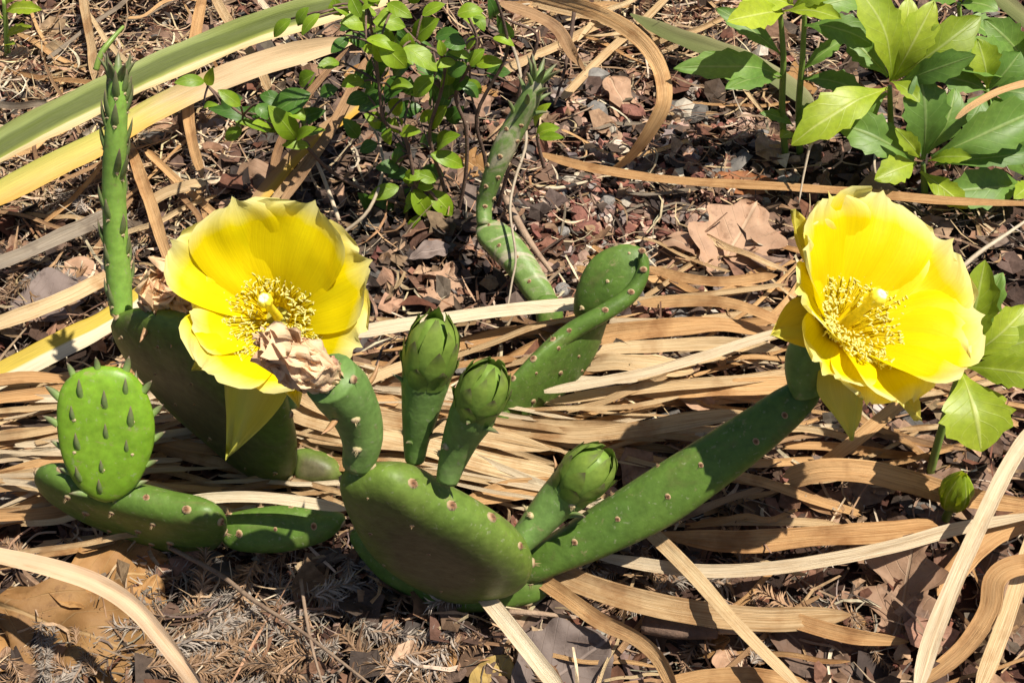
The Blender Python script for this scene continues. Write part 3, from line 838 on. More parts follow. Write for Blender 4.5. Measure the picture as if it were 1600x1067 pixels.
strap('smooth peach dry leaf bowing over golden oak leaves', 'peach_straw', 30,
      [(-60, 856, 4.0), (0, 868, 4.4), (70, 884, 4.8), (145, 908, 5.0), (205, 945, 5.0), (255, 1000, 4.8), (300, 1060, 4.4), (330, 1110, 4)], (-20, 45), wob=.02, chan=.12, seg=44, taper=(.1, .1), ends=(.4, .6))
strap('pale leaf lying across the low pads beside the big dark pad', 'white_straw', 19,
      [(235, 802, 1.8), (300, 782, 2.6), (380, 776, 3.0), (460, 782, 3.0), (545, 796, 2.8)], (10, -10), wob=.05)
strap('orange tan leaf scrap beside the pinkish brown leaves', 'tan_straw', 26,
      [(1030, 1075, .6), (1100, 1058, .9), (1180, 1056, 1.0), (1270, 1075, .8)], (0, 0))
strap('brown leaf with a rolled tip over the spurge', 'tan_straw', 16,
      [(1640, 122, 4.4), (1570, 140, 4.8), (1520, 165, 5.0), (1495, 186, 4.8)], (10, 40), taper=(.1, .3), ends=(.5, .5))
strap('yellow green strap leaf entering at the corner behind the spurge', 'olive_strap', 30,
      [(1545, -15, 3.0), (1590, 20, 3.0), (1650, 70, 2.8)], (0, 0), 'strap_leaf', 'leaf')
strap('tan leaf laid behind the flower stalk of withered bloom', 'straw', 30,
      [(430, 590, 1.5), (500, 632, 1.8), (600, 655, 1.9), (720, 675, 1.8), (860, 702, 1.5)], (0, 0))
strap('broad pale leaf passing under the two buds', 'straw', 36,
      [(440, 640, 1.2), (540, 668, 1.6), (660, 695, 1.7), (780, 728, 1.5), (900, 752, 1.2)], (0, 0))
strap('ivory edged leaf beneath the broad pale leaf', 'white_straw', 16,
      [(560, 715, 1.2), (700, 735, 1.3), (800, 752, 1.3), (930, 775, 1.1)], (0, 0))
strap('tan leaf with a pointed end behind the bud by the arm pad', 'tan_straw', 34,
      [(730, 782, .9), (790, 768, 1.1), (850, 762, 1.2), (930, 768, 1.0)], (0, 0), taper=(.4, .1))
strap('straw leaf lying level from under the red pebbles behind the buds', 'tan_straw', 18,
      [(700, 545, .9), (780, 522, 1.1), (850, 512, 1.1), (930, 495, .9)], (0, 20))
strap('pale leaf arching from the flower to the upright bud', 'straw', 18,
      [(545, 612, 1.4), (590, 588, 1.6), (650, 565, 1.5), (720, 545, 1.2)], (0, 0))
strap('straw leaf ending in a point behind the second bud', 'tan_straw', 20,
      [(745, 620, .9), (800, 590, 1.2), (860, 562, 1.2), (905, 540, .8)], (0, 20), taper=(.3, .3))

# bundles of straw that lie the same way
LAB = {'straw': 'pale', 'white_straw': 'bleached', 'tan_straw': 'tan', 'brown_straw': 'brown', 'grey_straw': 'grey'}
def bundle(n, box, ang, length, wpx, zr, mats, wob=.06, name='dry_strap_leaf', kind='straw leaf'):
    for i in range(n):
        px, py = rnd.uniform(box[0], box[2]), rnd.uniform(box[1], box[3])
        a = math.radians(rnd.gauss(*ang))
        L = rnd.uniform(*length) / 2
        z0 = rnd.uniform(*zr)
        pts, cur = [], rnd.gauss(0, .05) * L
        for k in range(5):
            u = k / 2 - 1
            x, y = px + math.cos(a) * L * u - math.sin(a) * cur * u * u, py - math.sin(a) * L * u - math.cos(a) * cur * u * u
            g = ground(x, y)
            pts.append(P(x + rnd.gauss(0, 2.5), y + rnd.gauss(0, 3), g.z + .35 + z0 * (1 - .35 * abs(u)) + rnd.uniform(-.1, .1)))
        m = rnd.choice(mats)
        wd = rnd.uniform(*wpx)
        lab = f"{sized(L, 90, 160, ('short', '', 'long'))} {sized(wd, 12, 20, ('narrow', '', 'broad'))} {LAB[m]} {kind} near {beside(pts[2])}"
        ribbon(pts, wd * pxcm(pts[2]), M[m], name, ' '.join(lab.split()), 'dry leaf' if name == 'dry_strap_leaf' else 'straw', 'straw leaves in the straw bed' if name == 'dry_strap_leaf' else 'thin straws on the straw bed',
               roll=(rnd.gauss(0, 20), rnd.gauss(0, 26)), taper=(rnd.uniform(.03, .25), rnd.uniform(.03, .3)), ends=(rnd.uniform(.2, .9), rnd.uniform(.05, .9)), jag=1.0, twisty=rnd.choice((0, .2, .5, 1.1)), seg=16, wob=wob, chan=rnd.uniform(.1, .5))
ST = ['straw', 'straw', 'white_straw', 'tan_straw', 'tan_straw']
bundle(40, (-40, 590, 200, 860), (9, 6), (160, 400), (8, 24), (.1, 1.5), ST)
bundle(22, (230, 600, 520, 800), (-4, 9), (140, 360), (7, 20), (.1, 1.3), ST + ['brown_straw'])
bundle(34, (450, 590, 900, 790), (-11, 7), (160, 440), (8, 24), (.1, 1.4), ST)
bundle(20, (820, 500, 1260, 700), (3, 9), (120, 380), (6, 19), (.1, 1.1), ST + ['brown_straw'])
bundle(18, (560, 500, 900, 600), (8, 12), (110, 280), (5, 15), (.1, .8), ['tan_straw', 'brown_straw', 'straw'])
bundle(18, (1050, 640, 1420, 820), (4, 16), (100, 300), (6, 17), (.1, .9), ['tan_straw', 'brown_straw', 'straw'])
bundle(14, (1350, 560, 1620, 700), (6, 20), (100, 300), (6, 16), (.1, .9), ['tan_straw', 'brown_straw', 'straw'])
bundle(16, (880, 850, 1600, 1060), (0, 40), (80, 220), (5, 12), (.1, .8), ['tan_straw', 'brown_straw', 'straw'])
bundle(26, (-40, 580, 200, 850), (9, 5), (240, 420), (6, 13), (.3, 1.8), ['white_straw', 'straw'], name='thin_straw', kind='thin straw')
bundle(16, (230, 620, 520, 800), (-4, 8), (200, 360), (6, 12), (.3, 1.5), ['white_straw', 'straw'], name='thin_straw', kind='thin straw')
bundle(28, (450, 600, 900, 790), (-11, 6), (220, 460), (6, 13), (.3, 1.6), ['white_straw', 'straw'], name='thin_straw', kind='thin straw')
bundle(14, (820, 500, 1260, 700), (4, 8), (180, 420), (5, 12), (.3, 1.3), ['white_straw', 'straw', 'tan_straw'], name='thin_straw', kind='thin straw')
bundle(14, (950, 380, 1260, 480), (5, 25), (120, 240), (6, 14), (.1, .7), ['straw', 'tan_straw'])
bundle(26, (-20, 0, 330, 430), (10, 45), (90, 240), (5, 13), (.2, .9), ['straw', 'tan_straw', 'grey_straw', 'brown_straw'])
bundle(12, (850, 0, 1150, 90), (5, 30), (100, 260), (6, 14), (.2, .9), ['straw', 'tan_straw', 'straw'])
bundle(10, (900, 130, 1240, 330), (20, 45), (70, 170), (4, 8), (.1, .4), ['straw', 'tan_straw', 'grey_straw'])

# ---------------------------------------------------------------- dead tree leaves
def oak(mat, label, cpx, cpy, length_px, ang, width=.45, z=.6, curl=.25, tiltx=0, tilty=0, lobes=4, depth=.4, group=None, crumple=.10, cross=.3, name='dead_leaf'):
    c = P(cpx, cpy, z)
    L = length_px * pxcm(c)
    seed = Vector((rnd.uniform(0, 99), 3, rnd.uniform(0, 99)))
    mb = MB()
    rows = []
    n, m = 22, 4
    a = math.radians(ang)
    X = Vector((math.cos(a), math.sin(a), 0)); Y = Vector((-math.sin(a), math.cos(a), 0)); Z = Vector((0, 0, 1))
    R = Matrix.Rotation(math.radians(tiltx), 3, 'X') @ Matrix.Rotation(math.radians(tilty), 3, 'Y')
    X, Y, Z = R @ X, R @ Y, R @ Z
    for i in range(n + 1):
        u = i / n
        env = math.sin(math.pi * min(1, u ** .85)) ** .7 if 0 < u < 1 else 0.0
        sides = []
        for sd in (-1, 1):
            ph = u * lobes * 2 * math.pi + (0 if sd > 0 else .5) + math.pi
            lob = 1 - depth * (.5 + .5 * math.cos(ph)) ** 1.3
            sides.append(max(.012, width * L * env * lob * (1 + .12 * noise.noise(seed + Vector((u * 4, sd * 5, 0))))))
        row = []
        for j in range(-m, m + 1):
            v = j / m
            h = sides[0 if v < 0 else 1]
            y = v * h
            x = (u - .5) * L
            if depth > .1: x += abs(v) ** 2 * .07 * L * env
            zz = curl * L * ((2 * u - 1) ** 2 - .3) * .5 + cross * abs(y) * (.6 + .6 * noise.noise(seed + Vector((u * 3, v, 2)))) \
                + crumple * L * noise.noise(seed + Vector((u * 5, v * 2.2, 8)))
            p = c + X * x + Y * y + Z * zz
            row.append(mb.add(p, (u, .5 + v * .5 * h / (width * L + 1e-6))))
        rows.append(row)
    mb.grid(rows)
    low = min(p.z - gz(p.x, p.y) for p in mb.v)
    d = Vector((0, 0, .05 - low)) if low < -.25 or low > .35 else Vector((0, 0, 0))
    mb.v = [p + d for p in mb.v]
    st = max(mb.v, key=lambda q: -q.z)
    return tag(mb.build(name, M[mat], None, st), label, 'dead leaf', group)
for row in [
        ('leaf_gold', 'golden brown dead leaf in the shade under the boat shaped pad', 165, 885, 190, 25, .42, 1.0, .1, 5, 15, 3, .25),
        ('leaf_gold', 'golden wavy oak leaf under the bowing peach leaf', 115, 965, 320, -18, .30, 1.3, .1, 12, 0, 4, .35),
        ('leaf_gold', 'golden leaf tip sticking up beside the tip of the wavy oak leaf', 25, 985, 130, 60, .4, .8, .2, 0, 10, 3, .3),
        ('leaf_gold', 'small golden leaf curled near the grey needle sprigs', 225, 925, 80, 80, .4, .7, .5, 0, 20, 2, .2),
        ('leaf_tan', 'tan lobed oak leaf lying beside the shrub foot', 690, 435, 105, 75, .38, .6, .15, 15, 0, 3, .5),
        ('leaf_tan', 'broad pinkish tan leaf on the gravel behind the solitary flower', 1150, 365, 160, 60, .5, .9, .1, 18, 0, 3, .35),
        ('leaf_brown', 'brown half shaded leaf behind the solitary flower sepals', 1200, 345, 120, 20, .45, .8, .15, 10, 0, 3, .4),
        ('leaf_grey', 'pale olive grey leaf pieces by the sepals of the solitary flower', 1165, 428, 100, 10, .4, .6, .1, 10, 0, 2, .3),
        ('leaf_tan', 'spiky tan oak leaf beyond the raised arm pad', 1255, 800, 135, 12, .24, .9, .1, 12, 0, 3, .7),
        ('leaf_grey', 'large crumpled grey brown leaf beside the stiff ivory leaf', 880, 1025, 180, 35, .48, .9, .15, 16, 0, 3, .15),
        ('leaf_yellow', 'round mustard yellow leaf beside the crumpled grey leaf', 772, 1038, 90, 60, .42, .7, .1, 22, 0, 1, .05),
        ('leaf_brown', 'brown oak leaf at the foot of the lone spurge stem', 1515, 720, 170, 5, .34, 1.0, .1, 16, 0, 4, .5),
        ('leaf_tan', 'large shaded tan oak leaf leaning on the long ivory leaf', 1420, 905, 190, 70, .40, 1.2, .2, 10, -18, 3, .55),
        ('leaf_tan', 'curled tan leaf edge above the large shaded oak leaf', 1390, 855, 120, -35, .3, 1.2, .5, 0, 0, 2, .3),
        ('leaf_brown', 'pinkish brown leaf flat on the soil near the diagonal leaf foot', 1265, 1000, 150, -38, .4, .7, .1, 14, 0, 2, .3),
        ('leaf_brown', 'pinkish brown leaf next to the seam of another pinkish leaf', 1315, 1030, 130, 30, .38, .6, .1, 12, 0, 2, .3),
        ('leaf_grey', 'thin pointed grey oak leaf resting on the broad straw leaf', 1235, 942, 110, -10, .3, 1.5, .15, 12, 0, 3, .6),
        ('leaf_rust', 'rusty brown curled leaf below the twin stemmed spurge', 1165, 268, 95, -5, .3, .8, .35, 12, 0, 2, .15),
        ('leaf_rust', 'crumpled rust leaf among the low shrub sprigs', 405, 255, 50, 80, .42, .9, .4, 0, 0, 2, .2),
        ('leaf_rust', 'small rust curl under the brown twisted leaf', 450, 125, 44, 30, .42, 1.4, .4, 0, 0, 2, .2),
        ('leaf_rust', 'rust orange scrap caught up in the strap leaves', 410, 80, 40, 60, .4, 3.0, .4, 0, 0, 2, .2),
        ('leaf_grey', 'large grey tan leaf behind the tall shoot base', 75, 448, 130, 25, .42, .8, .15, 12, 0, 2, .25),
        ('leaf_tan', 'pinkish leaf half under the bleached leaf', 135, 405, 110, -30, .4, .8, .2, 12, 0, 2, .3),
        ('leaf_brown', 'brown leaf lying in the hay behind the green strap leaf', 265, 55, 90, -20, .4, .7, .2, 12, 0, 2, .3),
        ('leaf_tan', 'pale brown leaf on the hay close to the kinked tan leaf', 240, 205, 80, 10, .4, .7, .2, 12, 0, 2, .3),
        ('leaf_brown', 'brown leaf leaning by the green tips of the shrub top', 640, 20, 90, 15, .4, 4.0, .2, 12, 0, 2, .3),
        ('leaf_brown', 'dark brown leaf in the deep shade of the shrub', 620, 150, 90, -55, .4, 1.5, .2, 0, 0, 2, .3),
        ('leaf_grey', 'greyish leaf flat behind the looping tan leaf', 905, 125, 90, -8, .34, .6, .1, 12, 0, 2, .3),
        ('leaf_gold', 'orange leaf standing between the looping leaf and the olive strap', 985, 12, 75, 70, .35, 1.5, .3, 0, 0, 2, .1),
        ('leaf_tan', 'tan leaf tips jutting above the withered flower stalk straw', 540, 745, 60, 20, .35, 1.2, .2, 0, 0, 2, .3),
        ('leaf_gold', 'orange leaf scraps beneath the big dark pad base', 720, 1000, 70, -40, .45, .5, .3, 12, 0, 2, .3),
        ('leaf_brown', 'brown leaf in the shade between seedling and ivory leaf', 1560, 850, 110, 60, .4, .6, .2, 0, 0, 3, .3),
        ('leaf_brown', 'brown leaf under the folded tan leaf', 1590, 960, 120, 80, .4, .6, .2, 0, 0, 3, .3)]:
    m, lab, x, y, L, a, wd, z, cu, tx, ty, lo_, de = row
    oak(m, lab, x, y, L, a, wd, z, cu, tx, ty, lo_, de)
n = 0
while n < 130:
    px, py = rnd.uniform(-60, 1660), rnd.uniform(-30, 1090)
    h, ne, g, d = zone(px, py)
    if rnd.random() > .75 - .5 * h - .55 * g - .5 * ne: continue
    k = rnd.choice(['leaf_tan', 'leaf_brown', 'leaf_brown', 'leaf_grey', 'leaf_tan', 'leaf_gold'])
    s = rnd.uniform(38, 85)
    lab = f"{sized(s, 52, 70, ('small', 'medium', 'large'))} {k[5:]} dead leaf fragment near {beside(ground(px, py))}"
    oak(k, lab, px, py, s, rnd.uniform(0, 360), rnd.uniform(.25, .5), rnd.uniform(.1, .5), rnd.gauss(.1, .25), rnd.gauss(6, 12), rnd.gauss(0, 12),
        rnd.choice([1, 2, 3]), rnd.uniform(.05, .5), 'dead leaf fragments in the litter', .09)
    n += 1

# ---------------------------------------------------------------- twigs, tendrils and conifer sprigs
def tube(mb, pts, radii, seg=None, sides=7, cap=True):
    seg = seg or max(6, len(pts) * 4)
    c = catmull(pts, seg)
    rows, s = [], 0
    nprev = None
    for i, p in enumerate(c):
        u = i / (seg - 1)
        t = (c[min(i + 1, seg - 1)] - c[max(i - 1, 0)]).normalized()
        if i: s += (p - c[i - 1]).length
        nprev = perp(nprev if nprev is not None else t.orthogonal(), t)
        b = t.cross(nprev)
        r = interp(radii, u)
        rows.append([mb.add(p + (nprev * math.cos(k / sides * 2 * math.pi) + b * math.sin(k / sides * 2 * math.pi)) * r, (u, k / sides)) for k in range(sides)])
    mb.grid(rows, True)
    if cap: mb.f += [tuple(reversed(rows[0])), tuple(rows[-1])]
    return c
def twig(label, mat, rpx, pts, name='dead_twig', cat='twig', group=None, tip=.5):
    q = [P(*a) for a in pts]
    mb = MB()
    r = rpx * pxcm(q[0]) / 2
    tube(mb, q, [r, r * .9, r * tip])
    return tag(mb.build(name, M[mat], None, q[0]), label, cat, group)
twig('thin pale dry tendril drooping over the scarred cactus shoot', 'pale_stem', 5,
     [(765, 42, 5.0), (795, 62, 5.6), (812, 110, 5.8), (818, 170, 5.4), (822, 225, 4.8), (805, 280, 4.2), (797, 330, 3.6), (806, 400, 2.6), (800, 440, 2.0), (793, 482, 1.4)], 'dry_tendril', 'tendril')
twig('reddish brown woody twig sloping beside the far speckled pad', 'twig', 13, [(790, 310, .8), (812, 352, .9), (832, 385, .8), (862, 425, .5)])
twig('dark upright twig behind the looping tan leaf', 'wood', 7, [(902, -20, 4.5), (893, 50, 3.0), (882, 110, 1.6), (866, 165, .3)])
twig('pale thin stem rising behind the solitary flower', 'pale_stem', 8, [(1495, 425, 1.6), (1530, 395, 2.0), (1570, 368, 2.2), (1640, 320, 2.4)], 'dry_stalk')
twig('long pinkish twig sloping through the grey needles', 'twig', 8, [(265, 855, .8), (340, 895, 1.0), (400, 940, 1.0), (470, 985, .9), (580, 1070, .6)])
twig('forked dry stalk standing in the grey needles', 'twig', 6, [(470, 905, .6), (478, 960, .8), (490, 1020, .8), (508, 1080, .4)])
twig('thin brown twig laid under the ivory leaf beside crumpled grey leaf', 'twig', 10, [(795, 955, .4), (840, 958, .5), (900, 965, .4)])
twig('stout brown twig lying against the crumpled leaf litter', 'bark', 30, [(1005, 975, .4), (1060, 985, .5), (1120, 990, .4)])
twig('red brown twig end lying under the broad straw leaf', 'twig', 16, [(1120, 982, .4), (1170, 984, .5), (1210, 980, .4)])
twig('tan tendril bending down from the shrub sprigs', 'pale_stem', 6, [(535, 365, .6), (575, 330, 1.4), (598, 270, 2.2), (592, 220, 2.8), (575, 190, 3.2)], 'dry_tendril', 'tendril')
twig('curved dry stem behind the low sprigs of the shrub', 'pale_stem', 7, [(530, 345, .5), (510, 290, 1.2), (495, 255, 1.6), (480, 240, 1.6)], 'dry_stalk')
twig('thin straw stalk hanging off the lit spurge leaf', 'pale_stem', 5, [(1300, 190, 4.0), (1270, 220, 3.6), (1258, 262, 2.6), (1248, 318, 1.4)], 'dry_stalk')
twig('green yellow stub of stem standing behind the tall shoot tip', 'stem_green', 10, [(150, 110, 2.0), (158, 85, 2.6), (175, 62, 3.0), (193, 42, 3.2)], 'green_stalk', 'stalk')
for i in range(46):
    px, py = rnd.uniform(-20, 1620), rnd.uniform(-10, 1070)
    a, L = rnd.uniform(0, 6.28), rnd.uniform(50, 150)
    pts = []
    for k in range(4):
        x, y = px + math.cos(a) * L * k / 3 + rnd.uniform(-9, 9), py + math.sin(a) * L * .7 * k / 3 + rnd.uniform(-9, 9)
        g = ground(x, y)
        pts.append((x, y, g.z + rnd.uniform(.2, .7)))
    twig(f"{sized(L, 85, 120, ('short', 'mid length', 'long'))} {'brown dead twig' if i % 2 else 'pale dry stalk'} near {beside(P(px, py, 0))}", 'twig' if i % 2 else 'pale_stem', rnd.uniform(3, 7), pts, group='dead twigs across the litter')

def sprig_meshes(seed):
    r = random.Random(seed)
    st, nd = MB(), MB()
    L = 3.6
    pts = [Vector((u * L / 4 - L / 2, .25 * math.sin(u + seed), .1 * math.sin(u * 1.7))) for u in range(5)]
    c = tube(st, pts, [.06, .05, .02], 16, 5)
    cc = catmull(pts, 60)
    for i, p in enumerate(cc):
        t = (cc[min(i + 1, 59)] - cc[max(i - 1, 0)]).normalized()
        for k in range(3):
            a = r.uniform(0, 6.28)
            b = perp(Vector((0, math.cos(a), math.sin(a) * .6)), t)
            d = (t * r.uniform(.5, 1.0) + b).normalized()
            ln = r.uniform(.45, .85) * (1 - .3 * i / 60)
            sd = d.cross(Vector((r.gauss(0, 1), r.gauss(0, 1), r.gauss(0, 1)))).normalized() * .028
            e = p + d * ln + Vector((0, 0, -.05))
            m_ = p + d * ln * .5 + perp(t, d) * .05
            v = [nd.add(p - sd, (0, 0)), nd.add(p + sd, (0, 1)), nd.add(m_ + sd, (.5, 1)), nd.add(m_ - sd, (.5, 0)), nd.add(e, (1, .5))]
            nd.f += [(v[0], v[1], v[2], v[3]), (v[3], v[2], v[4])]
    return st, nd
M['needle_grey'] = simple('grey_needle', (.20, .165, .14), (.42, .36, .30), 140, .7, .3)
M['needle_brown'] = simple('brown_needle', (.20, .115, .06), (.38, .24, .14), 140, .7, .3)
SPR = []
for i in range(6):
    st, nd = sprig_meshes(i)
    SPR.append((st.mesh('twig_stem', M['twig'], (0, 0, 0)), nd.mesh('needles', M['needle_brown' if i % 2 else 'needle_grey'], (0, 0, 0), False), 'brown' if i % 2 else 'grey'))
places = [(rnd.gauss(390, 130), rnd.gauss(985, 55)) for _ in range(46)] + [(rnd.gauss(110, 90), rnd.gauss(1030, 30)) for _ in range(12)] \
    + [(rnd.gauss(90, 80), rnd.gauss(320, 60)) for _ in range(14)] + [(rnd.gauss(650, 60), rnd.gauss(1020, 30)) for _ in range(8)] \
    + [(rnd.uniform(980, 1400), rnd.uniform(860, 1060)) for _ in range(12)] + [(250, 355), (265, 375), (240, 370), (930, 900), (950, 890), (940, 935)]
for i, (px, py) in enumerate(places):
    g = ground(px, py, rnd.uniform(.25, .75))
    sm, nm, c = SPR[i % 6]
    sz = rnd.uniform(.5, 1.0)
    o = thing('conifer_sprig', g, f"{sized(sz, .65, .82, ('short', 'mid sized', 'long'))} dead {c} conifer sprig near {beside(g)}", 'conifer sprig', 'dead conifer sprigs in the needle litter')
    o.rotation_euler = (rnd.gauss(0, .18), rnd.gauss(0, .18), rnd.uniform(0, 6.28))
    o.scale = (sz,) * 3
    link('twig_stem', sm, o)
    tag(link('needles', nm, o), kind='stuff')

# ---------------------------------------------------------------- prickly pear
def dome_mesh(name, mat, r, h, spikes=0):
    mb = MB()
    rows = []
    for i, (rr, zz) in enumerate([(1, -.15), (.85, .45), (.5, .85)]):
        rows.append([mb.add(Vector((r * rr * math.cos(k / 8 * 6.283), r * rr * 1.25 * math.sin(k / 8 * 6.283), h * zz)), (rr, 0)) for k in range(8)])
    mb.grid(rows, True)
    t = mb.add(Vector((0, 0, h * .75)), (0, 0))
    mb.f += [(rows[-1][k], rows[-1][(k + 1) % 8], t) for k in range(8)]
    rr = random.Random(3)
    for _ in range(spikes):
        a = rr.uniform(0, 6.28)
        b = Vector((math.cos(a), math.sin(a), 0)) * r * rr.uniform(.1, .6)
        tip = b * 1.6 + Vector((0, 0, h + r * rr.uniform(.5, 1.3)))
        s = Vector((-math.sin(a), math.cos(a), 0)) * r * .09
        i0 = mb.add(b - s, (.7, 0)); i1 = mb.add(b + s, (.7, 0)); i2 = mb.add(tip, (.7, 0))
        mb.f.append((i0, i1, i2))
    return mb.mesh(name, mat, (0, 0, 0))
AREOLE = dome_mesh('areole', M['areole'], .12, .07, 10)
GLOCHID = dome_mesh('areole', M['glochid'], .11, .09, 16)
def cone_mesh(name, mat, L, r, bend):
    mb = MB()
    rows = []
    for i in range(6):
        u = i / 5
        rad = r * max(.03, (1 - u ** 1.7) * (.82 + .5 * u))
        c = Vector((bend * L * u * u, 0, L * u - .03))
        rows.append([mb.add(c + Vector((rad * .75 * math.cos(k / 7 * 6.283), rad * math.sin(k / 7 * 6.283), 0)), (u, k / 7)) for k in range(7)])
    mb.grid(rows, True)
    mb.f.append(tuple(rows[-1]))
    return mb.mesh(name, mat, (0, 0, 0))
CONE = cone_mesh('small_leaf', M['cone_leaf'], .62, .115, .28)
CONE_DRY = cone_mesh('small_leaf', M['tan_leaf'], .62, .11, .35)

class Pad:
    """A cactus joint: an outline in a plane, swollen to both sides."""
    def __init__(self, outline, p0, p1, hint, T, bend=0.0, seed=0, p=2.6, wav=.03):
        self.a0, self.a1 = P(*p0), P(*p1)
        sp_ = (self.a1 - self.a0).normalized()
        self.n = perp(Vector(hint), sp_)
        self.x = sp_
        self.y = self.n.cross(self.x)
        o = self.a0
        pts = []
        for px, py in outline:
            d = ray(px, py)
            q = CAM + d * ((o - CAM).dot(self.n) / d.dot(self.n))
            q -= o
            pts.append(Vector((q.dot(self.x), q.dot(self.y), 0)))
        area = sum(a.x * b.y - b.x * a.y for a, b in zip(pts, pts[1:] + pts[:1]))
        if area < 0: pts.reverse()
        self.K = 56
        c = catmull(pts, 200, True)
        # even spacing along the edge
        d = [0]
        for a, b in zip(c, c[1:] + c[:1]): d.append(d[-1] + (b - a).length)
        self.o = []
        k = 0
        for i in range(self.K):
            t = d[-1] * i / self.K
            while d[k + 1] < t: k += 1
            f = (t - d[k]) / max(1e-9, d[k + 1] - d[k])
            self.o.append(c[k].lerp(c[(k + 1) % 200], f))
        self.c = sum(self.o, Vector()) / self.K
        self.T, self.bend, self.p, self.wav = T, bend, p, wav
        self.len = max(q.x for q in self.o) - min(q.x for q in self.o)
        self.seed = Vector((seed * 3.7, seed * 1.3, 0))
        self.org = o
    def place(self, q, h):
        u = (q.x - self.c.x) / (self.len / 2)
        b = self.bend * u * u
        return self.org + self.x * q.x + self.y * q.y + self.n * (h + b)
    def height(self, q, s):
        return self.T * max(0, 1 - s ** self.p) ** .5 * (1 + self.wav * 2 * noise.noise(self.seed + q * .6))
    def build(self, name, mat, root, label=None):
        mb = MB()
        S_ = [1, .985, .95, .89, .80, .68, .53, .36, .18]
        front, back = [], []
        for s in S_:
            rf, rb = [], []
            for i, q in enumerate(self.o):
                r = self.c + (q - self.c) * s
                wv = 1 + self.wav * .5 * noise.noise(self.seed + q * .5)
                r = self.c + (r - self.c) * wv
                h = self.height(r, s)
                rf.append(mb.add(self.place(r, h), (s, i / self.K)))
                if s < 1: rb.append(mb.add(self.place(r, -h), (s, i / self.K)))
            front.append(rf); back.append(rb if s < 1 else rf)
        mb.grid(front, True)
        mb.grid([list(reversed(r)) for r in back], True)
        for rows, sg in ((front, 1), (back, -1)):
            t = mb.add(self.place(self.c, sg * self.T), (0, 0))
            for k in range(self.K):
                f = (rows[-1][k], rows[-1][(k + 1) % self.K], t)
                mb.f.append(f if sg > 0 else f[::-1])
        self.root = root
        self.ob = part(mb, name, mat, root)
        if label: self.ob['label'] = label
        return self
    def at(self, x, y):                       # a place on the front, in shares of the outline (angle 0..1, s)
        q = self.o[int(x * self.K) % self.K]
        return self.c + (q - self.c) * y
    def rim_areoles(self, step, me, scale=1.0, skip=(), off=0, name='areole', lean=None):
        for i in range(off, self.K, step):
            if i in skip: continue
            q = self.o[i]
            d = (q - self.c).normalized()
            t = self.o[(i + 1) % self.K] - self.o[i - 1]
            d = Vector((t.y, -t.x, 0)).normalized()
            for h in ((rnd.uniform(-.3, .3) * self.T),):
                w_ = self.x * d.x + self.y * d.y
                p = self.place(q - d * .04, h * .8)
                z = w_ + self.n * (h / self.T * .8)
                if lean is not None: z = z.normalized() + lean
                inst(name, me, self.root, self.ob, p, z, self.n, Vector(scale if isinstance(scale, tuple) else (scale,) * 3) * rnd.uniform(.8, 1.2))
    def face_areoles(self, gap, me, scale=1.0, side=1, smax=.86, name='areole', lean=None, jit=.15):
        R = 14
        for i in range(-R, R):
            for j in range(-R, R):
                x = self.c.x + (i + (j % 2) * .5) * gap + rnd.uniform(-jit, jit) * gap
                y = self.c.y + j * gap * .8 + rnd.uniform(-jit, jit) * gap
                d = Vector((x, y, 0)) - self.c
                if d.length < 1e-4: continue
                best = max(self.o, key=lambda q: (q - self.c).normalized().dot(d.normalized()))
                s = d.length / (best - self.c).length
                if s > smax: continue
                q = Vector((x, y, 0))
                h = self.height(q, s)
                slope = .5 * self.T * self.p * s ** (self.p - 1) / max(.2, (1 - s ** self.p) ** .5) / (best - self.c).length
                dn = d.normalized()
                nn = self.n * side + (self.x * dn.x + self.y * dn.y) * slope
                if lean is not None: nn = nn.normalized() + lean
                inst(name, me, self.root, self.ob, self.place(q, side * (h - .015)), nn, self.x, scale * rnd.uniform(.6, 1.3))

def petal(mb, C, A, az, L, W, th0, th1, cup, e1, e2, tipk=.05, wavy=.10, r0=.25, seed=0, shape='broad', nu=16, nv=14, twist=0.0, bendpow=1.0):
    """one petal of a flower: base at C, flower axis A, azimuth az (degrees), opening from th0 to th1"""
    a = math.radians(az)
    out = e1 * math.cos(a) + e2 * math.sin(a)
    side = A.cross(out)
    sd = Vector((seed * 7.1, seed * 2.3, 0))
    rows = []
    p = C + out * r0
    for i in range(nu + 1):
        u = i / nu
        th = math.radians(th0 + (th1 - th0) * u ** bendpow)
        t = A * math.cos(th) + out * math.sin(th)
        nrm = A * -math.sin(th) + out * math.cos(th)       # away from the flower's heart
        if i: p = p + t * (L / nu)
        if shape == 'broad':
            wd = W * (.22 + .78 * math.sin(min(1, u / .80) * math.pi / 2) ** 1.1)
            if u > .70: wd *= max(.14, 1 - ((u - .70) / .305) ** 3.2) ** .5
        else:
            wd = W * (.50 + .50 * math.sin(min(1, u / .45) * math.pi / 2))
            if u > .45: wd *= max(.0, 1 - ((u - .45) / .55) ** 1.5)
        row = []
        for j in range(nv + 1):
            v = j / nv * 2 - 1
            x = v * wd
            wv = wavy * L * u * noise.noise(sd + Vector((u * 2.2, v * 2.4, 1))) + wavy * .22 * L * u * u * noise.noise(sd + Vector((u * 5, v * 6, 5)))
            bend = -cup * W * (v * v) * (wd / W) * (1 - .35 * u)
            rag = t * (.035 * L * noise.noise(sd + Vector((v * 2.5, 9, 0))) * u * u)
            tw = Matrix.Rotation(math.radians(twist) * u, 3, t)
            mu = t * (tipk * L * max(0, 1 - abs(v) * 5) * max(0, (u - .93) / .07)) if shape == 'broad' else t * 0
            row.append(mb.add(p + (tw @ (side * x + nrm * (bend + wv))) + rag + mu, (u, j / nv)))
        rows.append(row)
    mb.grid(rows)

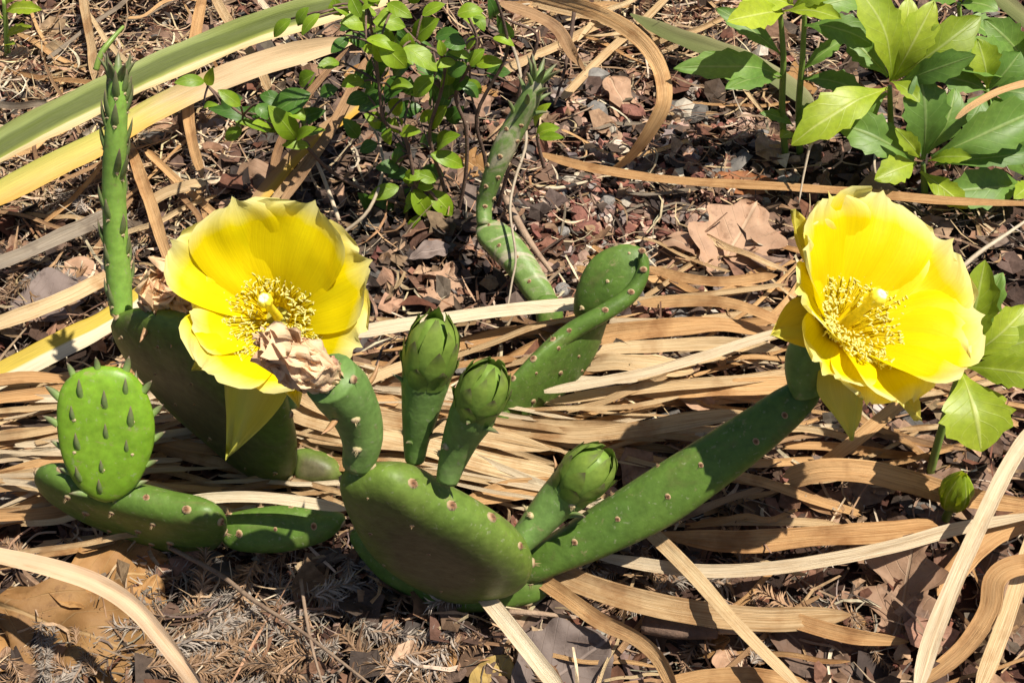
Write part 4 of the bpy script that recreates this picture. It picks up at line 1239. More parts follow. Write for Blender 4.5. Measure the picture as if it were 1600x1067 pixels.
def stamens(root, under, C, A, e1, e2, n, rmax, h0, h1, seed):
    r = random.Random(seed)
    mb = MB()
    for i in range(n):
        rr = rmax * math.sqrt(r.uniform(.03, 1))
        a = r.uniform(0, 6.283)
        out = e1 * math.cos(a) + e2 * math.sin(a)
        b = C + out * (.25 + rr * .35) + A * .15
        H = h0 + (h1 - h0) * (rr / rmax) ** 1.3 * r.uniform(.75, 1.15)
        tip = C + out * (.2 + rr) + A * H
        mid = b.lerp(tip, .55) + A * .18 + e1 * r.uniform(-.1, .1)
        tube(mb, [b, mid, tip], [.018, .015], 5, 4, False)
        for q in range(len(mb.uv) - 20, len(mb.uv)): mb.uv[q] = (mb.uv[q][0] * .7, 0)
        d = (e1 * r.gauss(0, 1) + e2 * r.gauss(0, 1) + A * r.gauss(0, .4)).normalized() * r.uniform(.045, .085)
        k0 = len(mb.v)
        tube(mb, [tip - d, tip + A * .015, tip + d], [.018, .026, .016], 4, 5)
        for q in range(k0, len(mb.v)): mb.uv[q] = (.97, 0)
    tag(part(mb, 'stamens', M['stamen'], root, under), kind='stuff')
def pistil(root, under, C, A, lean, L, r):
    mb = MB()
    d = (A + lean).normalized()
    pts = [C, C + d * L * .5, C + d * L * .78, C + d * L * .86, C + d * L * .97, C + d * L]
    tube(mb, pts, [r * .8, r * .62, r * .62, r * 1.0, r * 1.12, r * .6], 20, 12)
    for i in range(7):                                     # stigma lobes
        a = i / 7 * 6.283
        o = perp(e(d)[0], d) * math.cos(a) + e(d)[1] * math.sin(a)
        tube(mb, [C + d * L * .88 + o * r * .5, C + d * L * .99 + o * r * .62, C + d * L * 1.06 + o * r * .25], [r * .5, r * .62, r * .4], 6, 8)
    k = part(mb, 'pistil', M['pistil'], root, under)
    k['label'] = 'pale cream stigma at the heart of the flower'
def e(A):                                                   # a frame round the flower's axis, e1 to the picture's right
    e1 = perp(RT, A)
    e2 = A.cross(e1)
    return e1, e2
def axis(r, u, f): return (RT * r + UP * u - FW * f).normalized()

def lathe(mb, pts, radii, seg=20, sides=16):
    return tube(mb, pts, radii, seg, sides)

def bud(root, pts, radii, length, width, name='flower_bud', seed=0, label=None, mat='fruit'):
    """green fruit with a closed bud on its end"""
    r = random.Random(seed)
    mb = MB()
    c = lathe(mb, pts, radii, 20, 16)
    fr = part(mb, name, M[mat], root)
    if label: fr['label'] = label
    A = (pts[-1] - pts[-2]).normalized()
    top = pts[-1] - A * .12
    e1, e2 = e(A)
    core = MB()
    tube(core, [top, top + A * length * .3, top + A * length * .65, top + A * length * .9], [width * .86, width * .97, width * .84, width * .3], 12, 14)
    core.uv = [(.3, 0)] * len(core.uv)
    part(core, 'bud_core', M['sepal'], root, fr)
    for ring, (n, h, ln, wd, opn) in enumerate([(6, -.06, .42, .50, 1.07), (7, .04, .66, .52, 1.04), (7, .14, .86, .50, 1.01), (6, .26, .78, .42, .97)]):
        for k in range(n):
            a = (k + ring * .5 + r.uniform(-.12, .12)) / n * 6.283
            out = e1 * math.cos(a) + e2 * math.sin(a)
            sd = A.cross(out)
            s = MB()
            rows = []
            ln_ = length * (ln * r.uniform(.9, 1.1))
            for i in range(8):
                u = i / 7
                hh = h * length + ln_ * u
                f = min(1.06, hh / length)
                rad = width * opn * max(.14, 1 - max(0, (f - .25) / .80) ** 2.8) ** .6 * (.86 + .14 * min(1, max(0, f) / .25)) + .02
                rad = max(rad, width * .10) + (.09 * (u - .6) / .4 if u > .6 and ring < 3 else 0) * r.uniform(.2, 1.3)
                wdt = width * wd * ((.75 + .5 * u) * (1 - u ** 2.2) + .015)
                row = []
                for j in range(5):
                    v = j / 4 * 2 - 1
                    an = v * wdt / max(rad, .2)
                    o = out * math.cos(an) + sd * math.sin(an)
                    row.append(s.add(top + A * hh + o * (rad + .02 * (1 - v * v)), (min(1, u * (.98 if ring < 2 else .86)), j / 4)))
                rows.append(row)
            s.grid(rows)
            part(s, 'sepal', M['sepal'], root, fr)
    # leaves and areoles on the fruit
    for k in range(7):
        u = r.uniform(.25, .9)
        i = int(u * (len(c) - 1))
        a = k * 2.4 + seed
        t = (c[min(i + 1, len(c) - 1)] - c[i - 1]).normalized()
        f1 = perp(RT, t); f2 = t.cross(f1)
        o = f1 * math.cos(a) + f2 * math.sin(a)
        rad = interp(radii, u)
        p = c[i] + o * (rad - .03)
        if k % 3 == 0: inst('areole', GLOCHID, root, fr, p, o, t, 1.0)
        else: inst('small_leaf', CONE if k % 3 == 1 else CONE_DRY, root, fr, p, o * .75 + t, o, r.uniform(.7, 1.0))
    return fr

def crumpled(root, C, A, length, rad, seed, n=9, label=None, name='withered_flower'):
    """a shrivelled bloom: folded strips that hang together"""
    fl = None
    r = random.Random(seed)
    e1, e2 = e(A)
    for k in range(n):
        mb = MB()
        a0 = k / n * 6.283 + r.uniform(-.2, .2)
        out = e1 * math.cos(a0) + e2 * math.sin(a0)
        sd = A.cross(out)
        so = Vector((seed * 5.0 + k * 3.3, 0, 0))
        rows = []
        L = length * r.uniform(.75, 1.08)
        for i in range(21):
            u = i / 20
            ro = rad * (.55 + .55 * math.sin(u * 2.6)) * (1 - .55 * u ** 2.2)
            w_ = rad * (.55 + .45 * math.sin(u * 3.0)) * (1 - .45 * u)
            row = []
            for j in range(15):
                v = j / 14 * 2 - 1
                p = C + A * L * u + out * ro * (1 - .35 * v * v) + sd * w_ * v
                d = Vector((noise.noise(so + Vector((u * 3.5, v * 2.4, 0))), noise.noise(so + Vector((u * 3.5, v * 2.4, 20))), noise.noise(so + Vector((u * 3.5, v * 2.4, 40)))))
                d2 = Vector((noise.noise(so + Vector((u * 9, v * 7, 60))), noise.noise(so + Vector((u * 9, v * 7, 80))), noise.noise(so + Vector((u * 9, v * 7, 70)))))
                row.append(mb.add(p + d * rad * .8 * (.35 + u) + d2 * rad * .10, (u, j / 14)))
            rows.append(row)
        mb.grid(rows)
        if fl is None:
            fl = part(mb, name, M['withered'], root)
            if label: fl['label'] = label
        else: part(mb, 'withered_petal', M['withered'], root, fl)
    return fl

def flower(root, C, A, petals, name, label, stam, pist, seed):
    mb = MB()                                              # the cup that the petals grow from
    e1, e2 = e(A)
    tube(mb, [C - A * .45, C - A * .1, C + A * .12], [.5, .62, .55], 6, 18)
    fl = part(mb, name, M['petal_outer'], root)
    fl['label'] = label
    for i, pt in enumerate(petals):
        m = MB()
        kw = dict(pt[7]) if len(pt) > 7 else {}
        mat = kw.pop('mat', 'petal')
        az, L, W, t0, t1, cup = pt[:6]
        petal(m, C, A, az, L, W, t0, t1, cup, e1, e2, seed=seed + i * 1.7, **kw)
        part(m, 'petal', M[mat], root, fl)
    stamens(root, fl, C, A, e1, e2, stam[0], stam[1], stam[2], stam[3], seed)
    pistil(root, fl, C, A, pist[0], pist[1], pist[2])
    return fl

# ---- the middle plant: big pad, its arm, three buds, the fruit with a withered bloom and the solitary flower
cA = thing('prickly_pear_cactus', P(700, 935, 0), 'prickly pear with three closed buds and one open yellow flower on its long arm', 'cactus')
base = Pad([(545, 835), (600, 822), (720, 850), (850, 900), (840, 940), (720, 956), (640, 932), (585, 895)], (600, 870, .9), (800, 925, .5), (-.1, -.75, .65), .55, seed=1)
base.build('pad', M['pad'], cA)
base.rim_areoles(5, AREOLE)
big = Pad([(533, 745), (560, 728), (620, 728), (690, 768), (760, 808), (815, 850), (832, 890), (800, 915), (720, 921), (660, 900), (600, 865), (560, 820)],
          (690, 905, .7), (640, 745, 7.0), (-.16, -.88, -.3), .82, .2, 2, 4.6)
big.build('pad', M['pad_old_shaded'], cA, 'broad dark pad with flat brown shaded face')
big.face_areoles(1.9, AREOLE, .5)
big.rim_areoles(4, AREOLE, 1.25)
arm = Pad([(800, 905), (815, 866), (870, 828), (960, 770), (1050, 712), (1150, 650), (1230, 600), (1272, 590), (1288, 606), (1262, 650), (1180, 722), (1060, 812), (960, 862), (880, 893), (830, 912)],
          (820, 895, 1.2), (1275, 605, 7.2), (-.30, -.72, .36), .50, .0, 3, 4.5)
arm.build('pad', M['pad'], cA, 'long arm pad reaching up to the flower')
arm.face_areoles(1.5, AREOLE, 1.0, smax=.8)
arm.rim_areoles(4, AREOLE, .9)

def top_of(px, py, z): return P(px, py, z)
# the fruit that carries the withered bloom
f0 = [P(558, 728, 7.2), P(566, 690, 8.0), P(558, 650, 8.9), P(535, 612, 9.9), P(515, 590, 10.6)]
mbf = MB()
fc = lathe(mbf, f0, [.42, .56, .66, .78, .72], 20, 18)
fr = part(mbf, 'fruit', M['fruit'], cA)
fr['label'] = 'bent green fruit under the withered bloom'
for (px, py, z, me) in [(553, 648, 9.5, GLOCHID), (557, 705, 8.3, GLOCHID), (540, 592, 10.7, AREOLE), (518, 668, 9.5, CONE_DRY), (575, 600, 9.7, CONE_DRY)]:
    q = P(px, py, z)
    cc = min(fc, key=lambda a: (a - q).length)
    d = (q - cc).normalized()
    i = fc.index(cc)
    rad = interp([.42, .56, .66, .78, .72], i / 19)
    inst('areole' if me is not CONE_DRY else 'small_leaf', me, cA, fr, cc + d * (rad - .02), d, UP, 1.1)
crumpled(cA, P(520, 592, 10.5), (P(425, 545, 12.3) - P(520, 592, 10.5)).normalized(), 2.5, .56, 5, 9, 'withered pinkish tan bloom drooping from the fruit')
bud(cA, [P(648, 718, 6.8), P(650, 690, 7.4), P(656, 650, 8.3), P(664, 600, 9.3), P(668, 578, 9.8)], [.28, .36, .50, .66, .66], 1.95, .69, seed=1, label='tall upright closed bud')
bud(cA, [P(698, 752, 6.9), P(708, 718, 7.5), P(722, 680, 8.3), P(738, 648, 9.1), P(745, 632, 9.5)], [.30, .40, .52, .64, .62], 1.65, .64, seed=2, label='leaning closed bud beside the tall one')
bud(cA, [P(808, 852, 2.9), P(835, 822, 3.3), P(868, 785, 3.9), P(890, 765, 4.3), P(900, 755, 4.6)], [.38, .50, .62, .72, .70], 1.75, .74, seed=3, label='plump closed bud at the joint with the long arm')
st0 = [P(1266, 612, 7.3), P(1260, 590, 7.7), P(1262, 562, 8.3), P(1278, 535, 8.9)]
mbs = MB()
lathe(mbs, st0, [.52, .58, .66, .72], 14, 16)
part(mbs, 'fruit', M['fruit'], cA)
FB = P(1302, 520, 9.0)
FA = axis(.42, .50, .76)
# azimuth, length, half width, opening at base and tip, cup
flower(cA, FB, FA, [
    (84, 4.0, 1.8, 36, 58, .2, 0), (42, 4.0, 1.85, 40, 60, .2, 0), (124, 3.8, 1.6, 36, 54, .25, 0), (2, 3.9, 1.85, 38, 64, .2, 0), (160, 3.4, 1.4, 36, 56, .3, 0),
    (-36, 3.6, 1.7, 38, 62, .35, 0), (-72, 3.0, 1.5, 42, 84, .3, 0), (198, 3.2, 1.3, 40, 64, .4, 0), (236, 3.0, 1.3, 44, 82, .35, 0),
    (268, 2.8, 1.2, 46, 90, .25, 0), (63, 3.5, 1.2, 42, 58, .25, 0),
    (148, 3.9, .75, 46, 58, .2, 0, {'mat': 'petal_outer', 'shape': 'point'}), (296, 3.1, .95, 62, 148, -.75, 0, {'mat': 'petal_hang', 'shape': 'point', 'bendpow': .6}),
    (205, 3.0, 1.0, 60, 90, .3, 0, {'mat': 'petal_outer', 'shape': 'point'}), (-45, 3.2, .7, 70, 100, .3, 0, {'mat': 'petal_outer', 'shape': 'point'})],
    'flower', 'open yellow flower on the end of the long arm', (700, 1.7, .8, 1.4), (RT * .02, 2.0, .21), 11)

# ---- low chain of pads with the bright young pad
cB = thing('prickly_pear_cactus', P(350, 858, 0), 'prickly pear with a bright young oval pad standing on a low boat shaped pad', 'cactus')
boat = Pad([(54, 738), (80, 732), (135, 750), (200, 768), (270, 784), (328, 796), (352, 815), (348, 845), (312, 860), (250, 850), (180, 822), (110, 788), (64, 760)],
           (335, 838, 1.0), (70, 750, 3.2), (-.10, -.85, -.28), .60, .0, 5, 4.5)
boat.build('pad', M['pad'], cB, 'low boat shaped pad')
boat.rim_areoles(4, AREOLE, 1.1)
boat.face_areoles(1.4, AREOLE, 1.0, smax=.7)
link_ = Pad([(340, 812), (380, 797), (440, 790), (500, 794), (540, 806), (520, 838), (470, 857), (410, 863), (355, 852)], (350, 835, 1.0), (530, 815, 1.4), (.0, -.75, .6), .5, .0, 6, 3.5)
link_.build('pad', M['pad'], cB)
link_.face_areoles(1.1, AREOLE, .9)
link_.rim_areoles(6, AREOLE)
young = Pad([(165, 784), (124, 762), (98, 715), (88, 655), (96, 605), (128, 578), (170, 572), (208, 584), (234, 625), (242, 680), (230, 728), (204, 768)], (165, 778, 3.6), (165, 580, 7.2), (.16, -.66, .70), .45, .0, 7, 3.0, .03)
young.build('pad', M['pad_young'], cB, 'bright green young pad set with small pointed leaves')
young.face_areoles(.95, CONE, .85, smax=.84, name='small_leaf', lean=UP * 1.1)
young.face_areoles(.95, CONE, .85, side=-1, smax=.84, name='small_leaf', lean=UP * 1.1)
young.rim_areoles(4, CONE, (1.1, 1.2, .85), name='small_leaf', lean=UP * .9, off=1)
young.face_areoles(1.05, GLOCHID, .55, smax=.8, jit=.0)

# ---- the dark leaning pad with the tall shoot and the other flower
cC = thing('prickly_pear_cactus', P(455, 745, 0), 'prickly pear with tall leafy shoot and yellow flower over a dark leaning pad', 'cactus')
dark = Pad([(186, 500), (205, 478), (250, 478), (320, 510), (390, 560), (440, 610), (462, 680), (466, 735), (440, 748), (400, 732), (330, 680), (270, 630), (220, 570)],
           (450, 725, 1.2), (205, 500, 5.6), (-.25, -.85, -.25), .85, .3, 8, 2.8)
dark.build('pad', M['pad_old_shaded'], cC, 'dark leaning pad in shadow')
dark.rim_areoles(4, AREOLE, 1.0)
dark.face_areoles(1.7, AREOLE, .6)
stub = Pad([(460, 705), (495, 703), (530, 722), (535, 748), (500, 756), (462, 750)], (462, 735, .8), (530, 738, .8), (0, -.7, .7), .6, .0, 9)
stub.build('pad', M['pad_old_shaded'], cC)
stub.rim_areoles(6, AREOLE)
sh = [P(190, 490, 5.9), P(186, 440, 7.0), P(181, 370, 8.6), P(178, 290, 10.4), P(181, 210, 12.2), P(184, 150, 13.4), P(184, 118, 14.0)]
mbt = MB()
shr = [.36, .40, .38, .36, .33, .30, .22]
sc_ = lathe(mbt, sh, shr, 40, 16)
shoot = part(mbt, 'shoot', M['shoot'], cC)
shoot['label'] = 'tall bright green shoot lined with small pointed leaves'
for k in range(30):
    u = .08 + .9 * (k / 29) ** .9
    i = min(int(u * 39), 38)
    a = (k % 2) * 3.1416 + rnd.gauss(0, .45) if k % 5 else -1.57 + rnd.gauss(0, .5)
    t = (sc_[i + 1] - sc_[i]).normalized()
    f1 = perp(RT, t); f2 = t.cross(f1)
    o = f1 * math.cos(a) + f2 * math.sin(a)
    rad = interp(shr, u)
    inst('small_leaf', CONE, cC, shoot, sc_[i] + o * (rad - .06), o * .42 + t, o * -1, (1.0, 1.2, 1.2 + .5 * rnd.random()))
    inst('areole', GLOCHID, cC, shoot, sc_[i] + o * (rad - .02) - t * .05, o, t, .6)
for k in range(7):
    a = k / 7 * 6.283
    t = (sc_[-1] - sc_[-2]).normalized()
    f1 = perp(RT, t); f2 = t.cross(f1)
    o = f1 * math.cos(a) + f2 * math.sin(a)
    inst('small_leaf', CONE, cC, shoot, sc_[-1] + o * .16 - t * .1, t + o * .3, o, (1.1, 1.3, 1.25))
# old bloom beside the shoot
w0 = [P(285, 530, 5.4), P(285, 505, 5.9), P(283, 488, 6.3)]
mbw = MB()
lathe(mbw, w0, [.5, .6, .62], 8, 14)
wf = part(mbw, 'fruit', M['fruit'], cC)
crumpled(cC, P(282, 492, 6.2), axis(-.25, .6, .8), 1.9, .78, 9, 9, 'small withered pink bloom beside the shoot')
for (px, py, ax) in [(240, 448, (-.8, .4)), (258, 428, (0, 1)), (290, 425, (.6, .9)), (232, 505, (-.2, -.8)), (272, 512, (0, -1))]:
    inst('small_leaf', CONE_DRY, cC, wf, P(px, py, 6.6), axis(ax[0], ax[1], .2), -FW, 1.2)
LB = P(436, 498, 7.6)
LA = axis(-.03, .30, .92)
mbl = MB()
lathe(mbl, [P(440, 640, 4.4), P(435, 590, 5.2), P(428, 540, 6.4), LB - LA * .3], [.5, .62, .72, .62], 14, 14)
part(mbl, 'fruit', M['fruit'], cC)
flower(cC, LB, LA, [
    (150, 3.7, 1.25, 42, 60, .4, 0), (109, 3.7, 1.7, 36, 54, .25, 0), (62, 3.75, 1.7, 34, 54, .25, 0), (18, 3.6, 1.75, 40, 62, .25, 0), (-28, 3.4, 1.7, 46, 68, .25, 0),
    (190, 2.6, 1.4, 42, 58, .35, 0), (232, 3.0, 1.6, 44, 66, .3, 0), (-60, 2.9, 1.5, 48, 74, .3, 0), (272, 2.6, 1.4, 48, 76, .3, 0),
    (247, 4.5, 1.05, 68, 134, -.75, 0, {'mat': 'petal_hang', 'shape': 'point', 'bendpow': .6}), (215, 2.8, .9, 70, 95, .3, 0, {'mat': 'petal_outer', 'shape': 'point'}),
    (165, 2.5, .8, 60, 75, .3, 0, {'mat': 'petal_outer', 'shape': 'point'}), (285, 2.7, .6, 70, 110, .3, 0, {'mat': 'petal', 'shape': 'point'})],
    'flower', 'open yellow flower beside the tall shoot', (720, 1.7, .75, 1.25), (RT * -.06 + UP * .03, 1.6, .20), 23)

# ---- two curled pads seen on edge
cD = thing('prickly_pear_cactus', P(790, 665, 0), 'prickly pear of two slender curled pads seen on edge among the straw', 'cactus')
d1 = Pad([(776, 662), (784, 615), (815, 575), (860, 535), (915, 497), (950, 485), (945, 512), (925, 560), (885, 610), (835, 645), (795, 668)], (785, 655, .8), (940, 495, 3.4), (.30, -.80, -.12), .32, .0, 12, 3.5)
d1.build('pad', M['pad'], cD)
d1.rim_areoles(4, AREOLE, .9)
d1.face_areoles(1.2, AREOLE, .7)
d2 = Pad([(893, 492), (900, 450), (925, 405), (962, 384), (995, 386), (1012, 408), (1008, 440), (985, 466), (945, 488), (912, 503)], (905, 495, 3.2), (985, 395, 5.4), (-.42, -.72, .30), .30, -.35, 13, 3.5)
d2.build('pad', M['pad'], cD)
d2.rim_areoles(4, AREOLE, .9)
d2.face_areoles(1.2, GLOCHID, .7)
rimpts = [P(784, 660, .9), P(800, 612, 1.7), P(840, 565, 2.6), P(890, 520, 3.4), P(945, 488, 4.0), P(985, 460, 4.4), P(1004, 425, 5.0), P(1002, 396, 5.6)]
mbr = MB()
tube(mbr, rimpts, [.24, .31, .33, .33, .31, .30, .25, .10], 30, 12)
rim = part(mbr, 'pad_rim', M['pad'], cD)
for i in range(2, 8):
    inst('areole', AREOLE, cD, rim, rimpts[i] - FW * .27 + UP * .07, -FW, UP, 1.0)

# ---- far plant with the scarred shoot
cE = thing('prickly_pear_cactus', P(850, 500, 0), 'scarred pale green prickly pear with a bent shoot beside the gravel', 'cactus')
e0 = Pad([(838, 470), (868, 462), (880, 490), (872, 530), (845, 530)], (858, 525, .1), (858, 470, 1.2), (0, -.8, .5), .4, 0, 15)
e0.build('pad', M['pad'], cE)
e1_ = Pad([(748, 348), (775, 344), (800, 358), (828, 392), (852, 430), (870, 470), (848, 482), (825, 470), (795, 430), (762, 395), (744, 370)], (855, 470, 1.0), (760, 355, 2.6), (-.1, -.6, .75), .5, .0, 14)
e1_.build('pad', M['pad_scar'], cE)
e1_.rim_areoles(3, AREOLE, .8)
e1_.face_areoles(.95, AREOLE, .7)
es = [P(757, 352, 2.7), P(757, 320, 3.2), P(768, 282, 4.2), P(786, 235, 5.4), P(808, 192, 6.4), P(828, 155, 7.4), P(842, 122, 8.2)]
mbe = MB()
er = [.30, .33, .38, .46, .46, .40, .24]
ec = lathe(mbe, es, er, 30, 14)
es_ = part(mbe, 'shoot', M['pad_scar'], cE)
es_['label'] = 'bent shoot with pale corky scars'
for k in range(34):
    u = .15 + .8 * k / 33
    i = min(int(u * 29), 28)
    a = k * 2.39996
    t = (ec[i + 1] - ec[i]).normalized()
    f1 = perp(RT, t); f2 = t.cross(f1)
    o = f1 * math.cos(a) + f2 * math.sin(a)
    if u > .72: inst('small_leaf', CONE, cE, es_, ec[i] + o * (interp(er, u) - .05), o * .6 + t, o, 1.2)
    else: inst('areole', AREOLE, cE, es_, ec[i] + o * (interp(er, u) - .02), o, t, .8)
for k in range(8):
    a = k / 8 * 6.283
    t = (ec[-1] - ec[-2]).normalized()
    f1 = perp(RT, t); f2 = t.cross(f1)
    o = f1 * math.cos(a) + f2 * math.sin(a)
    inst('small_leaf', CONE, cE, es_, ec[-1] + o * .16 - t * .15, t + o * .45, o, (1.2, 1.2, 1.7))

# ---------------------------------------------------------------- leafy plants
def leafmesh(mb, b, t, width, nrm, kind, arch=.12, fold=.25, droop=0.0, seed=0):
    x = (t - b)
    L = x.length
    x = x.normalized()
    n = perp(nrm, x)
    y = n.cross(x)
    sd = Vector((seed * 1.7, 3, 8))
    nu, m = (22, 3) if kind == 'toothed' else (10, 2)
    rows = []
    for i in range(nu + 1):
        u = i / nu
        if kind == 'toothed':
            w_ = (.10 + .90 * max(0, math.sin(min(1, max(0, (u - .05)) / .62) * math.pi / 2)) ** 1.6)
            if u > .62: w_ *= max(.02, 1 - ((u - .62) / .385) ** 1.8)
            tooth = 1.0
            if u > .48:
                ph = ((u - .48) / .52 * 3.0) % 1.0
                tooth = .78 + .32 * ph if ph < .85 else .80
            edge = tooth
        else:
            w_ = max(.03, math.sin(math.pi * min(1, u ** .9)) ** .75)
            edge = 1.0
        row = []
        for j in range(-m, m + 1):
            v = j / m
            e_ = edge if abs(j) == m else 1.0
            yy = v * w_ * width / 2 * e_
            h = arch * L * math.sin(math.pi * u) - droop * L * u * u + fold * abs(yy) + .03 * L * noise.noise(sd + Vector((u * 3, v * 1.5, 0)))
            fx = (.05 * L if (kind == 'toothed' and abs(j) == m and u > .42) else 0) * w_
            row.append(mb.add(b + x * (u * L + fx * .6) + y * yy + n * h, (u, .5 + v * .5)))
        rows.append(row)
    mb.grid(rows)
    mb_ = rows
def plant(name, label, cat, base_px, stems, leaves, kind, mats, group=None, stem_r=.16, stem_mat='stem_green', grow=1.0, nodef=None):
    g = ground(*base_px)
    root = thing(name, g, label, cat, group)
    y0 = g.y
    for s in stems:
        mb = MB()
        pts = [Q(px, py, y0 + dy) for px, py, dy in s]
        pts[0].z = min(pts[0].z, gz(pts[0].x, pts[0].y) - .1) if pts[0].z < 1.5 else pts[0].z
        tube(mb, pts, [stem_r, stem_r * .9, stem_r * .6], None, 8)
        part(mb, 'stem', M[stem_mat], root)
    for i, lf in enumerate(leaves):
        (bx, by, bd), (tx, ty, td), wpx, mi = lf[:4]
        b, t = Q(bx, by, y0 + bd), Q(tx, ty, y0 + td)
        nh = Vector(lf[4]) if len(lf) > 4 else (Vector((rnd.gauss(0, .2), -.5 + rnd.gauss(0, .15), .75)))
        mb = MB()
        leafmesh(mb, b, b + (t - b) * grow, wpx * pxcm(t) * grow * 1.08, nh, kind, arch=rnd.uniform(.05, .16), fold=rnd.uniform(.1, .35), droop=rnd.uniform(0, .12), seed=i + base_px[0])
        part(mb, 'leaf', M[mats[mi]], root)
        if nodef:                                          # a short stalk back to the stem
            q = min(nodef, key=lambda a: (Q(a[0], a[1], y0 + a[2]) - b).length)
            k = MB()
            tube(k, [Q(q[0], q[1], y0 + q[2]), b.lerp(Q(q[0], q[1], y0 + q[2]), .4) + Vector((0, 0, .1)), b], [.05, .045, .04], 6, 5)
            part(k, 'leaf_stalk', M[stem_mat], root)
    return root
PM = ['pachy', 'pachy_lit_new']
plant('spurge_plant', 'two stemmed spurge with a lit crown standing at the gravel edge', 'plant', (1232, 248),
      [[(1228, 250, 0), (1222, 170, 0), (1224, 90, 0), (1218, 12, 0)], [(1250, 250, .4), (1248, 170, .4), (1254, 90, .3), (1258, 5, .2)]],
      [((1225, 20, 0), (1150, 30, -2.2), 48, 1), ((1240, 8, .2), (1165, -5, -.5), 46, 1), ((1222, 18, 0), (1302, 22, -1.6), 34, 1), ((1240, 12, 0), (1300, -18, -.5), 40, 1), ((1236, 5, 0), (1245, -50, .8), 40, 1),
       ((1222, 88, 0), (1135, 18, .8), 34, 0), ((1222, 118, 0), (1076, 106, -1.4), 46, 0), ((1222, 122, 0), (1150, 128, -2.2), 40, 0), ((1256, 40, .2), (1352, 62, -1.0), 52, 0), ((1252, 112, .3), (1312, 66, .6), 24, 0),
       ((1250, 125, .3), (1340, 140, -.8), 40, 0), ((1256, 20, .2), (1340, -5, .8), 44, 0),
       ((1240, 198, .2), (1196, 178, -.3), 20, 0), ((1240, 208, .2), (1222, 214, -.6), 20, 1), ((1242, 190, .3), (1272, 165, .2), 22, 0)],
      'toothed', PM, grow=1.12)
plant('spurge_plant', 'spurge with large yellow green leaves and one drooping broadly', 'plant', (1395, 268),
      [[(1395, 270, 0), (1392, 200, 0), (1390, 135, -.2)]],
      [((1390, 128, -.2), (1352, -10, .2), 66, 1, (.5, -.8, .2)), ((1394, 126, -.2), (1452, 18, .3), 54, 1, (-.3, -.85, .3)), ((1398, 124, -.2), (1518, 38, .0), 62, 1, (-.2, -.8, .5)),
       ((1402, 130, -.3), (1508, 92, -1.4), 44, 0, (0, -.7, .6)), ((1392, 128, -.4), (1432, 152, -1.6), 28, 1),
       ((1388, 138, -.3), (1256, 212, -2.6), 66, 1, (-.2, -.5, .8)), ((1386, 146, -.2), (1328, 190, -.4), 46, 0), ((1388, 120, 0), (1330, 60, 1.0), 44, 0), ((1396, 110, 0), (1420, 10, 1.0), 48, 1, (0, -.8, .4))],
      'toothed', PM, grow=1.12)
plant('spurge_plant', 'spurge with mid green veined leaves just behind the solitary flower', 'plant', (1445, 312),
      [[(1446, 314, 0), (1444, 285, -.1), (1442, 255, -.2)]],
      [((1442, 250, -.2), (1442, 132, .6), 68, 0, (.0, -.9, .35)), ((1428, 250, -.2), (1322, 198, .4), 62, 0, (0, -.6, .7)), ((1432, 254, -.3), (1374, 278, -1.5), 44, 1, (0, -.6, .8)),
       ((1438, 248, -.3), (1406, 208, -.6), 26, 1, (0, -.8, .5)), ((1450, 252, -.3), (1508, 244, -1.2), 26, 1), ((1455, 246, -.2), (1612, 176, .4), 72, 0, (-.2, -.75, .6)), ((1460, 258, -.3), (1612, 240, -.8), 34, 0),
       ((1438, 268, -.3), (1504, 320, -2.2), 34, 1, (0, -.8, .5)), ((1448, 240, 0), (1490, 150, 1.0), 50, 0)],
      'toothed', PM, grow=1.12)
plant('spurge_plant', 'spurge leaf spray low over the long flat tan leaf', 'plant', (1615, 318),
      [[(1615, 322, 0), (1618, 300, 0), (1612, 285, 0)]],
      [((1605, 290, 0), (1488, 300, -1.2), 62, 0, (0, -.7, .7)), ((1610, 288, 0), (1590, 305, -1.6), 30, 1), ((1608, 282, 0), (1570, 210, .4), 50, 0), ((1612, 285, 0), (1680, 250, 0), 60, 0)],
      'toothed', PM, grow=1.12)
plant('spurge_plant', 'shaded spurge at the corner behind the rolled brown leaf', 'plant', (1610, 190),
      [[(1612, 194, 0), (1614, 140, 0), (1608, 100, 0)]],
      [((1605, 108, 0), (1506, 84, -1.0), 56, 0), ((1608, 115, 0), (1520, 100, -2.0), 44, 0), ((1605, 100, 0), (1545, 38, .4), 50, 0, (0, -.8, .5)), ((1610, 100, 0), (1640, 30, 0), 60, 0), ((1612, 120, 0), (1680, 150, -1), 60, 0),
       ((1602, 120, 0), (1575, 160, -1.2), 40, 0)],
      'toothed', PM, grow=1.12)
plant('spurge_plant', 'spurge cut by the top edge behind the yellow green leaves', 'plant', (1500, 130),
      [[(1500, 134, 0), (1502, 70, 0), (1498, 5, 0)]],
      [((1498, 8, 0), (1552, 14, -1.2), 40, 0), ((1496, 5, 0), (1440, -15, -1), 44, 0), ((1500, 2, 0), (1530, -40, 0), 44, 1), ((1498, 30, 0), (1545, 50, -.5), 44, 0)],
      'toothed', PM, grow=1.12)
